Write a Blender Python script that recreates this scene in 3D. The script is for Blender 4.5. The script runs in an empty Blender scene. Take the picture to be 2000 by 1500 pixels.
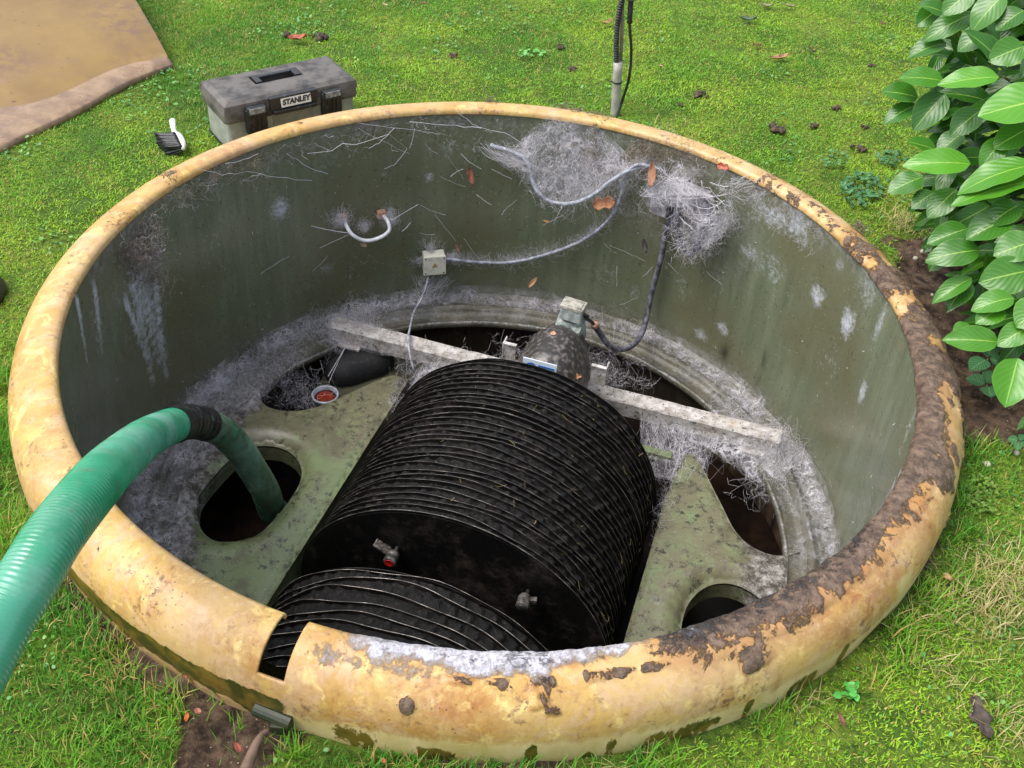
import bpy, math, random
import numpy as np
from mathutils import Vector, Matrix
rng = np.random.default_rng(7); random.seed(7)
PI = math.pi
sc = bpy.context.scene
col = sc.collection

# ---------------------------------------------------------------- camera
F, PITCH, ROLL = 2000.0, 0.71627, 0.07784
CAM = np.array([0.0518, -1.9967, 1.4769])
_fw = np.array([0, math.cos(PITCH), -math.sin(PITCH)]); _rt = np.array([1.0, 0, 0]); _up = np.cross(_rt, _fw)
CR = math.cos(ROLL)*_rt + math.sin(ROLL)*_up; CU = -math.sin(ROLL)*_rt + math.cos(ROLL)*_up; FW = _fw
cd = bpy.data.cameras.new('camera'); cam = bpy.data.objects.new('camera', cd); col.objects.link(cam)
cd.sensor_fit = 'HORIZONTAL'; cd.sensor_width = 36; cd.lens = F/2000*36; cd.clip_start = 0.05; cd.clip_end = 500
cam.matrix_world = Matrix(((CR[0], CU[0], -FW[0], CAM[0]), (CR[1], CU[1], -FW[1], CAM[1]), (CR[2], CU[2], -FW[2], CAM[2]), (0, 0, 0, 1)))
sc.camera = cam

# ---------------------------------------------------------------- sky, sun, exposure
SUN_EL, SUN_AZ = math.radians(60), math.radians(-100)          # azimuth from +Y towards +X
w = bpy.data.worlds.new('World'); sc.world = w; w.use_nodes = True
wn = w.node_tree; bg = wn.nodes['Background']; sky = wn.nodes.new('ShaderNodeTexSky'); sky.sky_type = 'NISHITA'
sky.sun_disc = False; sky.sun_elevation = SUN_EL; sky.sun_rotation = SUN_AZ; sky.air_density = 1.0; sky.dust_density = 4.0; sky.ozone_density = .6
hs = wn.nodes.new('ShaderNodeHueSaturation'); hs.inputs['Saturation'].default_value = .45; wn.links.new(sky.outputs[0], hs.inputs['Color']); wn.links.new(hs.outputs[0], bg.inputs[0]); bg.inputs[1].default_value = 0.15
sl = bpy.data.lights.new('sun', 'SUN'); sl.energy = 0.8; sl.angle = math.radians(35); sl.color = (1, .965, .91)
so = bpy.data.objects.new('sun', sl); col.objects.link(so)
sd = Vector((math.sin(SUN_AZ)*math.cos(SUN_EL), math.cos(SUN_AZ)*math.cos(SUN_EL), math.sin(SUN_EL)))
so.rotation_euler = sd.to_track_quat('Z', 'Y').to_euler(); so.location = (-3, 2, 6)
sc.view_settings.view_transform = 'Standard'; sc.view_settings.look = 'None'; sc.view_settings.exposure = 1.15; sc.view_settings.gamma = 1

# ---------------------------------------------------------------- geometry of the place (metres; z=0 is the tank's rim)
ZG = -0.155          # lawn level
ZD = -0.73           # deck level
WATER = -1.0
AX = np.array([math.sin(.265), math.cos(.265), 0]); EX = np.array([math.cos(.265), -math.sin(.265), 0]); UP = np.array([0, 0, 1.0])
def ray(px, py): d = (px-1000)/F*CR - (py-750)/F*CU + FW; return d
def at(px, py, z):
    d = ray(px, py); return CAM + d*((z-CAM[2])/d[2])
def onwall(px, py, r=1.0):
    d = ray(px, py); a = d[0]**2+d[1]**2; b = 2*(CAM[0]*d[0]+CAM[1]*d[1]); c = CAM[0]**2+CAM[1]**2-r*r
    return CAM + d*((-b+math.sqrt(b*b-4*a*c))/(2*a))
def away(px, py, dist):
    d = ray(px, py); return CAM + d/np.linalg.norm(d)*dist
def onaxisplane(px, py, s):
    o = np.array([.042, 0, 0])+AX*s; d = ray(px, py); return CAM + d*(((o-CAM)@AX)/(d@AX))
def rot(e, s, z): return np.array([.042, 0, 0])+EX*e+AX*s+UP*z       # rotor coordinates -> world
def nrm(v): v = np.asarray(v, float); return v/np.linalg.norm(v)

# ---------------------------------------------------------------- numpy noise
def _h(ix, iy, iz, s):
    with np.errstate(over='ignore'):
        h = (ix.astype(np.int64)*374761393 + iy.astype(np.int64)*668265263 + iz.astype(np.int64)*2147483647 + s*144665) & 0xffffffff
        h = ((h ^ (h >> 13))*1274126177) & 0xffffffff
        h = ((h ^ (h >> 16))*2246822519) & 0xffffffff
    return ((h ^ (h >> 15)) & 0xffffff)/float(0xffffff)
def vnoise(P, f, s=0):
    P = np.asarray(P)*f; i = np.floor(P).astype(np.int64); t = P-i; t = t*t*(3-2*t); r = 0
    for a in (0, 1):
        for b in (0, 1):
            for c in (0, 1):
                r = r + _h(i[..., 0]+a, i[..., 1]+b, i[..., 2]+c, s)*np.where(a, t[..., 0], 1-t[..., 0])*np.where(b, t[..., 1], 1-t[..., 1])*np.where(c, t[..., 2], 1-t[..., 2])
    return r
def fbm(P, f, o=4, s=0):
    r = 0; a = .5; n = 0
    for k in range(o): r = r + a*vnoise(P, f*2**k, s+k*17); n += a; a *= .5
    return r/n
def sm(a, b, x): t = np.clip((x-a)/(b-a), 0, 1); return t*t*(3-2*t)

# ---------------------------------------------------------------- objects
def tag(o, label=None, cat=None, group=None, kind=None):
    for k, v in (('label', label), ('category', cat), ('group', group), ('kind', kind)):
        if v: o[k] = v
    return o
def empty(name, loc, label, cat, group=None):
    o = bpy.data.objects.new(name, None); col.objects.link(o); o.location = Vector(loc); o.empty_display_size = .05
    return tag(o, label, cat, group)
def mesh(name, V, Fc, mat, parent=None, smooth=True, attr=None, uv=None, mats=None, mi=None):
    V = np.ascontiguousarray(np.asarray(V, np.float32).reshape(-1, 3)); me = bpy.data.meshes.new(name)
    if isinstance(Fc, np.ndarray):
        n, k = Fc.shape; me.vertices.add(len(V)); me.loops.add(n*k); me.polygons.add(n)
        me.vertices.foreach_set('co', V.ravel()); me.loops.foreach_set('vertex_index', Fc.astype(np.int32).ravel())
        me.polygons.foreach_set('loop_start', np.arange(0, n*k, k, dtype=np.int32)); me.update(calc_edges=True)
    else:
        me.from_pydata([tuple(map(float, v)) for v in V], [], [tuple(map(int, f)) for f in Fc]); me.update()
    if smooth: me.polygons.foreach_set('use_smooth', np.ones(len(me.polygons), bool))
    if attr is not None:
        a = me.color_attributes.new('mask', 'FLOAT_COLOR', 'POINT'); c = np.zeros((len(V), 4), np.float32); attr = np.asarray(attr); c[:, :attr.shape[1]] = attr; a.data.foreach_set('color', c.ravel())
    if uv is not None:
        l = me.uv_layers.new(name='UVMap'); vi = np.zeros(len(me.loops), np.int32); me.loops.foreach_get('vertex_index', vi); l.data.foreach_set('uv', np.asarray(uv, np.float32)[vi].ravel())
    for m in (mats or [mat]): me.materials.append(m)
    if mi is not None: me.polygons.foreach_set('material_index', np.asarray(mi, np.int32))
    o = bpy.data.objects.new(name, me); col.objects.link(o)
    if parent is not None:
        o.parent = parent
        if parent.type == 'EMPTY': o.matrix_parent_inverse = Matrix.Translation(-Vector(parent.location))
    return o
def rehome(o):                       # put a single-mesh thing's origin at its base centre
    me = o.data; n = len(me.vertices); c = np.zeros(n*3, np.float32); me.vertices.foreach_get('co', c); c = c.reshape(-1, 3)
    b = np.array([(c[:, 0].min()+c[:, 0].max())/2, (c[:, 1].min()+c[:, 1].max())/2, c[:, 2].min()], np.float32)
    me.vertices.foreach_set('co', (c-b).ravel()); me.update(); o.location = Vector(b.tolist()); return o
class MB:
    def __init__(s): s.V = []; s.F = []; s.n = 0
    def add(s, V, Fc):
        V = np.asarray(V, float).reshape(-1, 3); s.V.append(V); s.F += [tuple(int(i)+s.n for i in f) for f in Fc]; s.n += len(V); return s
    def box(s, c, h, ax=None, bev=.0):
        ax = np.eye(3) if ax is None else np.asarray(ax); h = np.array(h, float)
        if bev <= 0:
            P = [[x, y, z] for z in (-1, 1) for y in (-1, 1) for x in (-1, 1)]; V = np.array(P)*h@ax+c
            return s.add(V, [(0, 2, 3, 1), (4, 5, 7, 6), (0, 1, 5, 4), (2, 6, 7, 3), (0, 4, 6, 2), (1, 3, 7, 5)])
        b = min(bev, min(h)*.9); V = []
        def ring(hx, hy, z, r):
            R = []
            for (sx, sy, a0) in ((1, 1, 0), (-1, 1, 90), (-1, -1, 180), (1, -1, 270)):
                for k in range(4):
                    a = math.radians(a0+30*k); R.append([sx*(hx-b)+r*math.cos(a), sy*(hy-b)+r*math.sin(a), z])
            return R
        for (z, r) in ((-h[2], 0), (-h[2], b*.6), (-h[2]+b*.15, b*.88), (-h[2]+b*.5, b), (h[2]-b*.5, b), (h[2]-b*.15, b*.88), (h[2], b*.6), (h[2], 0)): V += ring(h[0], h[1], z, r)
        Fc = []
        for j in range(7):
            for i in range(16): Fc.append((j*16+i, j*16+(i+1) % 16, (j+1)*16+(i+1) % 16, (j+1)*16+i))
        Fc += [tuple(range(15, -1, -1)), tuple(range(7*16, 8*16))]
        return s.add(np.array(V)@ax+c, Fc)
    def tube(s, path, rad, sides=10, cap=True):
        P = np.asarray(path, float); n = len(P); rad = np.broadcast_to(np.asarray(rad, float), (n,)); V, Fc = tube_arr(P, rad, sides)
        Fc = [tuple(f) for f in Fc]
        if cap: Fc += [tuple(range(sides-1, -1, -1)), tuple(range((n-1)*sides, n*sides))]
        return s.add(V, Fc)
    def lathe(s, prof, c, axis=UP, seg=24, cap=True):
        axis = nrm(axis); a = nrm(np.cross(axis, [0.3, 1, .2])); b = np.cross(axis, a); V = []
        for (r, h) in prof:
            for k in range(seg): t = 2*PI*k/seg; V.append(np.asarray(c)+a*r*math.cos(t)+b*r*math.sin(t)+axis*h)
        Fc = [(j*seg+i, j*seg+(i+1) % seg, (j+1)*seg+(i+1) % seg, (j+1)*seg+i) for j in range(len(prof)-1) for i in range(seg)]
        if cap: Fc += [tuple(range(seg-1, -1, -1)), tuple(range((len(prof)-1)*seg, len(prof)*seg))]
        return s.add(V, Fc)
    def build(s, name, mat, parent=None, smooth=False): return mesh(name, np.vstack(s.V), s.F, mat, parent, smooth)
def tube_arr(P, rad, sides):
    n = len(P); T = np.gradient(P, axis=0); T /= np.linalg.norm(T, axis=1)[:, None]+1e-12
    u = nrm(np.cross(T[0], [0.13, 0.21, 1]) if abs(T[0][2]) < .95 else np.cross(T[0], [1, .1, 0])); U = np.zeros_like(P)
    for i in range(n): u = u-T[i]*(u@T[i]); u /= np.linalg.norm(u); U[i] = u
    W = np.cross(T, U); a = np.arange(sides)*2*PI/sides
    V = P[:, None]+rad[:, None, None]*(U[:, None]*np.cos(a)[None, :, None]+W[:, None]*np.sin(a)[None, :, None])
    i, j = np.meshgrid(np.arange(n-1), np.arange(sides), indexing='ij'); j2 = (j+1) % sides
    return V.reshape(-1, 3), np.stack([i*sides+j, i*sides+j2, (i+1)*sides+j2, (i+1)*sides+j], -1).reshape(-1, 4)
def spline(P, step):
    P = np.asarray(P, float); P = np.vstack([2*P[0]-P[1], P, 2*P[-1]-P[-2]]); o = []
    for i in range(1, len(P)-2):
        a, b, c, d = P[i-1:i+3]; m = max(2, int(np.linalg.norm(c-b)/step))
        t = (np.arange(m)/m)[:, None]; o.append(.5*((2*b)+(-a+c)*t+(2*a-5*b+4*c-d)*t*t+(-a+3*b-3*c+d)*t**3))
    o.append(P[-2][None]); return np.vstack(o)
def gridf(n, m, wrap=False):
    i, j = np.meshgrid(np.arange(n-1), np.arange(m if wrap else m-1), indexing='ij'); j2 = (j+1) % m
    return np.stack([i*m+j, i*m+j2, (i+1)*m+j2, (i+1)*m+j], -1).reshape(-1, 4)

# ---------------------------------------------------------------- materials
def lin(r, g, b): return tuple(((c/255)/12.92 if c/255 <= .04045 else ((c/255+.055)/1.055)**2.4) for c in (r, g, b))+(1,)
class NT:
    def __init__(s, name, rough=.6, spec=.5, bump=None):
        s.m = bpy.data.materials.new(name); s.m.use_nodes = True; s.t = s.m.node_tree; s.b = s.t.nodes['Principled BSDF']
        s.b.inputs['Roughness'].default_value = rough; s.b.inputs['Specular IOR Level'].default_value = spec
        s.co = s.t.nodes.new('ShaderNodeTexCoord').outputs['Object']; s._attr = None
    def L(s, a, b): s.t.links.new(a, b)
    def node(s, ty, **k):
        n = s.t.nodes.new(ty)
        for a, b in k.items(): setattr(n, a, b)
        return n
    def inp(s, n, i, v):
        if isinstance(v, (int, float)): n.inputs[i].default_value = v
        elif isinstance(v, tuple): n.inputs[i].default_value = v
        else: s.L(v, n.inputs[i])
    def noise(s, sc_, det=4, rough=.55, co=None, stretch=None, dist=0):
        c = s.co if co is None else co
        if stretch: mp = s.node('ShaderNodeMapping'); mp.inputs['Scale'].default_value = stretch; s.L(c, mp.inputs[0]); c = mp.outputs[0]
        n = s.node('ShaderNodeTexNoise'); n.inputs['Scale'].default_value = sc_; n.inputs['Detail'].default_value = det; n.inputs['Roughness'].default_value = rough; n.inputs['Distortion'].default_value = dist; s.L(c, n.inputs['Vector']); return n.outputs['Fac']
    def voro(s, sc_, feature='F1', out='Distance', co=None):
        n = s.node('ShaderNodeTexVoronoi', feature=feature); n.inputs['Scale'].default_value = sc_; s.L(s.co if co is None else co, n.inputs['Vector']); return n.outputs[out]
    def ramp(s, v, a, b, smooth=True):
        n = s.node('ShaderNodeMapRange'); n.interpolation_type = 'SMOOTHSTEP' if smooth else 'LINEAR'; s.inp(n, 0, v); n.inputs[1].default_value = a; n.inputs[2].default_value = b; return n.outputs[0]
    def math(s, op, a, b=None):
        n = s.node('ShaderNodeMath', operation=op); s.inp(n, 0, a)
        if b is not None: s.inp(n, 1, b)
        return n.outputs[0]
    def mix(s, f, a, b):
        n = s.node('ShaderNodeMix', data_type='RGBA'); s.inp(n, 0, f); s.inp(n, 6, a); s.inp(n, 7, b); return n.outputs[2]
    def fmix(s, f, a, b):
        n = s.node('ShaderNodeMix', data_type='FLOAT'); s.inp(n, 0, f); s.inp(n, 2, a); s.inp(n, 3, b); return n.outputs[0]
    def mask(s, ch):
        if s._attr is None:
            a = s.node('ShaderNodeAttribute', attribute_name='mask'); sp = s.node('ShaderNodeSeparateColor'); s.L(a.outputs['Color'], sp.inputs[0]); s._attr = (sp, a)
        return s._attr[1].outputs['Alpha'] if ch == 3 else s._attr[0].outputs[ch]
    def color(s, v): s.inp(s.b, 'Base Color', v); return s
    def rough(s, v): s.inp(s.b, 'Roughness', v); return s
    def bump(s, h, st=.3, d=.003, prev=None):
        n = s.node('ShaderNodeBump'); n.inputs['Strength'].default_value = st; n.inputs['Distance'].default_value = d; s.L(h, n.inputs['Height'])
        if prev is not None: s.L(prev, n.inputs['Normal'])
        s.L(n.outputs[0], s.b.inputs['Normal']); return n.outputs[0]
def simple(name, c, c2=None, rough=.5, sc_=40, bump=0, spec=.5, lo=.35, hi=.7):
    m = NT(name, rough, spec)
    if c2: m.color(m.mix(m.ramp(m.noise(sc_, 6), lo, hi), c, c2))
    else: m.color(c)
    if bump: m.bump(m.noise(sc_*2, 6), bump, .002)
    return m.m

# rim: mask R mud, G white crust, B algae, A bare pale gelcoat
m = NT('ochre_glassfibre', .42)
c = m.mix(m.ramp(m.noise(6, 8, .68, dist=1.5), .36, .64), lin(190, 158, 90), lin(176, 136, 74))
c = m.mix(m.math('MULTIPLY', m.ramp(m.noise(8, 6, .7, dist=2), .48, .62), .7), c, lin(192, 158, 124))
c = m.mix(m.math('MULTIPLY', m.ramp(m.noise(17, 8, .72, dist=1), .52, .66), .8), c, lin(226, 200, 128))
c = m.mix(m.math('MULTIPLY', m.ramp(m.noise(3.1, 4), .5, .66), m.ramp(m.noise(34, 8, .78, dist=.6), .40, .62)), c, lin(150, 92, 40))
c = m.mix(m.math('MULTIPLY', m.ramp(m.noise(60, 6, .8), .45, .7), .45), c, lin(140, 100, 60))
c = m.mix(m.math('MULTIPLY', m.ramp(m.noise(7, 5, .7), .52, .64), m.ramp(m.noise(80, 5, .7), .50, .58)), c, lin(96, 62, 40))
c = m.mix(m.math('MULTIPLY', m.ramp(m.voro(85), .20, .08), m.ramp(m.noise(6, 4, .7), .5, .6)), c, lin(66, 44, 30))
pale = m.ramp(m.math('ADD', m.mask(3), m.math('MULTIPLY', m.math('SUBTRACT', m.noise(20, 9, .75, stretch=(1, 1, .35), dist=.6), .5), 1.8)), .35, .8)
c = m.mix(pale, c, m.mix(m.ramp(m.noise(12, 7, .7, stretch=(1, 1, .4)), .35, .65), lin(212, 190, 140), lin(190, 170, 108)))
alg = m.ramp(m.math('ADD', m.mask(2), m.math('MULTIPLY', m.math('SUBTRACT', m.noise(16, 8, .7, stretch=(1, 1, .45), dist=.7), .5), 2.0)), .46, .58)
c = m.mix(alg, c, m.mix(m.ramp(m.noise(20, 4), .4, .6), lin(58, 62, 22), lin(112, 92, 36)))
c = m.mix(m.math('MULTIPLY', m.math('SUBTRACT', 1.0, alg), m.math('MULTIPLY', m.ramp(m.noise(2.6, 7, .7), .42, .62), .35)), c, lin(190, 170, 136)); c = m.mix(m.math('MULTIPLY', m.ramp(m.noise(24, 8, .8, stretch=(1, 1, .25), dist=.4), .54, .68), .5), c, lin(140, 96, 44))
stn = m.ramp(m.math('ADD', m.mask(0), m.math('MULTIPLY', m.math('SUBTRACT', m.noise(9, 8, .7), .5), 1.6)), .25, .6); c = m.mix(m.math('MULTIPLY', stn, .55), c, lin(150, 104, 58))
mud = m.ramp(m.math('ADD', m.mask(0), m.math('ADD', m.math('MULTIPLY', m.math('SUBTRACT', m.noise(12, 9, .72, dist=.8), .5), 2.0), m.math('MULTIPLY', m.math('SUBTRACT', m.noise(50, 6, .7), .5), .9))), .53, .66)
c = m.mix(mud, c, m.mix(m.ramp(m.noise(50, 7, .7), .35, .68), lin(70, 54, 44), lin(128, 106, 88)))
wh = m.ramp(m.math('ADD', m.mask(1), m.math('MULTIPLY', m.math('SUBTRACT', m.noise(60, 9, .8), .5), 1.7)), .34, .80)
c = m.mix(wh, c, m.mix(m.ramp(m.noise(110, 6, .8), .40, .66), lin(208, 208, 216), lin(146, 140, 146)))
m.color(c); m.rough(m.fmix(mud, m.fmix(alg, m.fmix(wh, .42, .8), .3), m.fmix(m.ramp(m.noise(40, 4), .4, .6), .14, .48)))
b1 = m.bump(m.math('ADD', m.noise(18, 6), m.math('MULTIPLY', m.noise(160, 4), .25)), .35, .004)
b2 = m.bump(m.math('MULTIPLY', m.noise(60, 8, .7), mud), 1.0, .010, b1)
m.bump(m.math('MULTIPLY', m.noise(100, 6, .8), wh), 1.0, .006, b2)
M_RIM = m.m

# inner wall: mask R white mould, G black wet streaks, B grey web dust
m = NT('olive_tank_wall', .36)
st = m.noise(9, 6, .6, stretch=(3, 3, .35)); c = m.mix(m.ramp(st, .35, .7), lin(96, 104, 82), lin(110, 117, 94))
c = m.mix(m.ramp(m.noise(2.5, 4), .38, .66), c, lin(98, 98, 74))
c = m.mix(m.math('MULTIPLY', m.ramp(m.noise(16, 5, .6, stretch=(2.6, 2.6, .16)), .60, .72), .28), c, lin(48, 52, 42))
c = m.mix(m.math('MULTIPLY', m.ramp(m.noise(95, 5, .7), .58, .66), .6), c, lin(46, 46, 36))
du = m.math('MULTIPLY', m.mask(2), m.ramp(m.noise(18, 7, .72), .3, .72)); c = m.mix(du, c, m.mix(m.ramp(m.noise(60, 5, .7), .42, .6), lin(86, 82, 80), lin(150, 146, 150)))
dk = m.math('MULTIPLY', m.mask(1), m.ramp(m.noise(9, 5, .6, stretch=(2, 2, .4)), .3, .6)); c = m.mix(dk, c, lin(36, 40, 34))
wm = m.math('MULTIPLY', m.ramp(m.math('ADD', m.mask(0), m.math('MULTIPLY', m.math('SUBTRACT', m.noise(46, 10, .85), .5), 2.6)), .26, .95), .85)
c = m.mix(wm, c, m.mix(m.ramp(m.noise(80, 6, .8), .4, .62), lin(190, 194, 202), lin(128, 132, 132))); c = m.mix(m.ramp(m.voro(52), .075, .05), c, lin(190, 190, 180))
m.color(c); m.rough(m.fmix(wm, m.ramp(m.noise(6, 4), .1, 1.6), .8)); m.bump(m.math('ADD', m.noise(70, 5), m.noise(8, 3)), .22, .004)
M_WALL = m.m

# green deck moulding: mask R dark web grime, G silt brown
m = NT('sage_green_moulding', .38)
c = m.mix(m.noise(6, 5), lin(98, 112, 76), lin(116, 128, 92))
br = m.ramp(m.math('ADD', m.mask(1), m.math('MULTIPLY', m.math('SUBTRACT', m.noise(13, 9, .7), .5), 1.9)), .35, .72)
c = m.mix(m.math('MULTIPLY', br, .7), c, lin(104, 94, 78))
ring = m.voro(30, 'DISTANCE_TO_EDGE'); c = m.mix(m.math('MULTIPLY', m.math('MULTIPLY', m.ramp(ring, .035, .012), br), m.ramp(m.mask(1), .60, .78)), c, lin(88, 84, 66))
cells = m.math('MULTIPLY', m.ramp(m.voro(30), .40, .34), m.math('MULTIPLY', br, m.ramp(m.noise(9, 3), .42, .5))); c = m.mix(m.math('MULTIPLY', cells, .35), c, lin(120, 134, 94))
c = m.mix(m.math('MULTIPLY', m.ramp(m.noise(9, 8, .75, dist=.8), .49, .62), .7), c, lin(86, 82, 64)); c = m.mix(m.math('MULTIPLY', m.ramp(m.noise(42, 8, .8), .53, .59), m.ramp(m.noise(7, 4), .38, .55)), c, lin(52, 48, 40)); c = m.mix(m.ramp(m.voro(75), .085, .05), c, lin(176, 176, 160))
gr = m.ramp(m.math('ADD', m.mask(0), m.math('MULTIPLY', m.math('SUBTRACT', m.noise(16, 9, .78), .5), 2.0)), .36, .66)
c = m.mix(gr, c, m.mix(m.ramp(m.noise(38, 9, .8), .42, .66), lin(60, 56, 48), lin(156, 152, 148)))
m.color(c); m.rough(m.fmix(gr, .34, .9)); m.bump(m.math('ADD', m.noise(30, 6), m.math('MULTIPLY', m.noise(90, 5), gr)), .3, .004)
M_DECK = m.m

m = NT('brown_chamber_wall', .4)
c = m.mix(m.ramp(m.noise(14, 7, .65, stretch=(1.5, 1.5, .5)), .35, .7), lin(52, 43, 34), lin(88, 74, 56)); c = m.mix(m.ramp(m.noise(12, 4, .6, stretch=(3, 3, .1)), .58, .64), c, lin(28, 26, 24))
c = m.mix(m.math('MULTIPLY', m.ramp(m.noise(5, 5, .7), .5, .75), m.ramp(m.noise(45, 6, .75), .5, .65)), c, lin(150, 146, 158)); m.color(c); m.bump(m.noise(60, 6), .4, .004); M_LOW = m.m
m = NT('ledge_moulding', .5)
c = m.mix(m.ramp(m.noise(8, 6, .6), .35, .65), lin(58, 58, 44), lin(84, 80, 64)); wf = m.math('MULTIPLY', m.ramp(m.noise(11, 7, .7), .34, .62), m.ramp(m.noise(70, 8, .8, dist=1), .42, .60))
c = m.mix(m.math('MULTIPLY', m.math('MULTIPLY', wf, m.mask(0)), .85), c, lin(180, 178, 188)); m.color(c); m.bump(m.noise(50, 6), .5, .004); M_LEDGE = m.m
m = NT('dark_water', .32, .12); m.color(m.mix(m.ramp(m.noise(6, 6, .7), .45, .7), lin(18, 14, 12), lin(46, 32, 23))); m.bump(m.noise(14, 3), .05, .004); M_WATER = m.m

m = NT('black_disc_plastic', .4, .35); c = m.mix(m.ramp(m.noise(9, 9, .8), .48, .72), lin(14, 13, 13), lin(64, 58, 54)); m.color(c); m.bump(m.noise(90, 4), .3, .002); M_DISC = m.m
m = NT('highlight_disc_edge', .4); c = m.mix(m.ramp(m.noise(26, 6, .7), .45, .72), lin(40, 38, 37), lin(128, 120, 112)); m.color(c); M_EDGE = m.m  # lighter grey paints the highlight lines along the disc edges
m = NT('slimy_black_media', .6, .3); c = m.mix(m.ramp(m.noise(80, 8, .8), .50, .66), lin(7, 7, 7), lin(50, 44, 39)); m.color(c); m.bump(m.noise(120, 6, .7), 1.0, .006); M_MEDIA = m.m
m = NT('webbed_galvanised_steel', .7); c = m.mix(m.ramp(m.noise(30, 7, .7), .35, .65), lin(142, 136, 128), lin(196, 192, 190)); c = m.mix(m.ramp(m.noise(7, 4), .55, .8), c, lin(176, 160, 140)); c = m.mix(m.ramp(m.noise(110, 5), .60, .66), c, lin(60, 50, 44)); m.color(c); m.bump(m.noise(110, 6, .7), .7, .005); M_BEAM = m.m

def webmat(name, dens, sc_, thin=.5):
    m = NT(name, .9, .1); m.color(m.mix(m.noise(9, 3), lin(186, 182, 188), lin(232, 230, 238)))
    wv = m.node('ShaderNodeVectorMath', operation='ADD'); nz = m.node('ShaderNodeTexNoise'); nz.inputs['Scale'].default_value = 25; m.L(m.co, nz.inputs['Vector']); m.L(m.co, wv.inputs[0]); sc2 = m.node('ShaderNodeVectorMath', operation='SCALE'); m.L(nz.outputs['Color'], sc2.inputs[0]); sc2.inputs['Scale'].default_value = .07; m.L(sc2.outputs[0], wv.inputs[1]); co = wv.outputs[0]
    e1 = m.math('MULTIPLY', m.ramp(m.voro(sc_, 'DISTANCE_TO_EDGE', co=co), .20, .0), m.ramp(m.noise(20, 4), .35, .6)); e2 = m.ramp(m.voro(sc_*3.1, 'DISTANCE_TO_EDGE', co=co), .12, .0)
    a = m.math('MAXIMUM', m.math('MULTIPLY', e1, .8), m.math('MULTIPLY', e2, .5)); a = m.math('ADD', a, m.math('MULTIPLY', m.math('MULTIPLY', m.ramp(m.noise(14, 6, .7), .38, .66), m.ramp(m.noise(120, 5, .8), .36, .62)), thin))
    a = m.math('MULTIPLY', m.math('MULTIPLY', a, m.mask(0)), dens); a = m.math('MINIMUM', a, .97); m.L(a, m.b.inputs['Alpha']); return m.m
M_VEIL = webmat('cobweb_veil', .7, 44, .35); M_VEILT = webmat('thick_cobweb_veil', .66, 40, .55)
m = NT('cobweb_silk', .8, .2); m.color(m.mix(m.noise(30, 4), lin(240, 238, 244), lin(168, 162, 168))); M_SILK = m.m
m = NT('dusty_cobweb_silk', .9, .2); m.color(m.mix(m.noise(9, 3), lin(150, 138, 124), lin(112, 98, 82))); M_SILKD = m.m

# =================================================================== THE TANK
TANK = empty('treatment_tank', (0, 0, -1.3), 'round sunken ochre glassfibre tank with muddy rim and olive inner wall', 'tank')
# -- rim with its slot
prof = np.array([(1.000, -.010), (1.001, 0.0), (1.006, .004), (1.018, .006), (1.032, .005), (1.046, .002), (1.058, -.003), (1.069, -.010), (1.079, -.019), (1.087, -.029), (1.094, -.041), (1.099, -.054), (1.1025, -.068), (1.104, -.083), (1.1045, -.100), (1.104, -.115), (1.103, -.13), (1.102, -.145), (1.10, -.16), (1.099, -.185)])
NS = 2160
th = -PI/2 + np.arange(NS)*2*PI/NS
NR = 3; prof = np.vstack([np.column_stack([np.interp(np.arange(0, len(prof)-1+1e-9, 1/NR), np.arange(len(prof)), prof[:, k]) for k in (0, 1)])])
Rr = prof[:, 0][:, None]+0*th[None]; Zz = prof[:, 1][:, None]+0*th[None]; TH = th[None]+0*Rr
P = np.stack([Rr*np.cos(TH), Rr*np.sin(TH), Zz], -1); deg = np.degrees(np.arctan2(P[..., 1], P[..., 0]))
top = sm(-.02, .0, Zz); up_ = (Zz > -.06)
n1 = fbm(P, 9, 4, 3); n2 = fbm(P, 30, 4, 9); n3 = fbm(P, 3.5, 3, 21)
def arc(a, b, f=8): return sm(a-f, a+f, deg)*(1-sm(b-f, b+f, deg))
rr = (Rr-1)/.1
# mud: all along the front right and right side
lo_edge = .45+.55*fbm(P, 6, 4, 31)
rz = rr+np.clip(-Zz, 0, 1)*4
mud = arc(-72, 4, 7)*(.96-.38*sm(.10, .5, rz))*(1-.62*sm(lo_edge*.6+.05, lo_edge*.6+.45, rz))
mud = np.maximum(mud, arc(-2, 34, 6)*(.41+1.1*(n1-.5)+.35*(n3-.5)))
mud = np.maximum(mud, arc(-84, -60, 5)*(1-sm(.1, .25, np.abs(rr-.72)))*sm(.42, .52, n1)*.9)
mud = np.maximum(mud, .8*arc(-38, 0, 12)*sm(.5, .6, n1)*(Zz > -.1)); mud *= 1-.5*arc(-34, 34, 8)*sm(.50, .6, n3)*sm(.3, .7, rr)
for (a0, w_, am) in ((12, 4, 1), (2, 5, .9), (20, 3, .6), (-6, 4, .9), (36, 3, .5), (44, 3, .35)): mud = np.maximum(mud, am*np.exp(-((deg-a0)/w_)**2)*(n1 > .3)*(Zz > -.09))
white = (arc(-101, -68, 7)*(1-sm(.10, .62, rr+.8*(.5-n1)+.5*(.5-n2)))*1.0+arc(-66, -38, 8)*.42*(1-sm(.1, .4, rr)))*(.68+.5*n2)
mud = np.maximum(mud, .72*arc(-92, -70, 3)*np.exp(-((rr-.52-.15*(n1-.5))/.10)**2)*sm(.40, .5, n2)); mud = np.maximum(mud, .45*arc(-101, -70, 4)*(1-sm(.2, .6, rr)))
white = np.maximum(white, .55*arc(-104, -92, 2)*np.exp(-((rr-.45)/.2)**2)*n1*1.6)
alg = np.zeros_like(Zz)
alg = np.maximum(alg, arc(-142, -104, 5)*sm(-.062, -.085, Zz)*(1-.7*sm(-.115, -.14, Zz)*(n1 > .5)))
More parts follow.
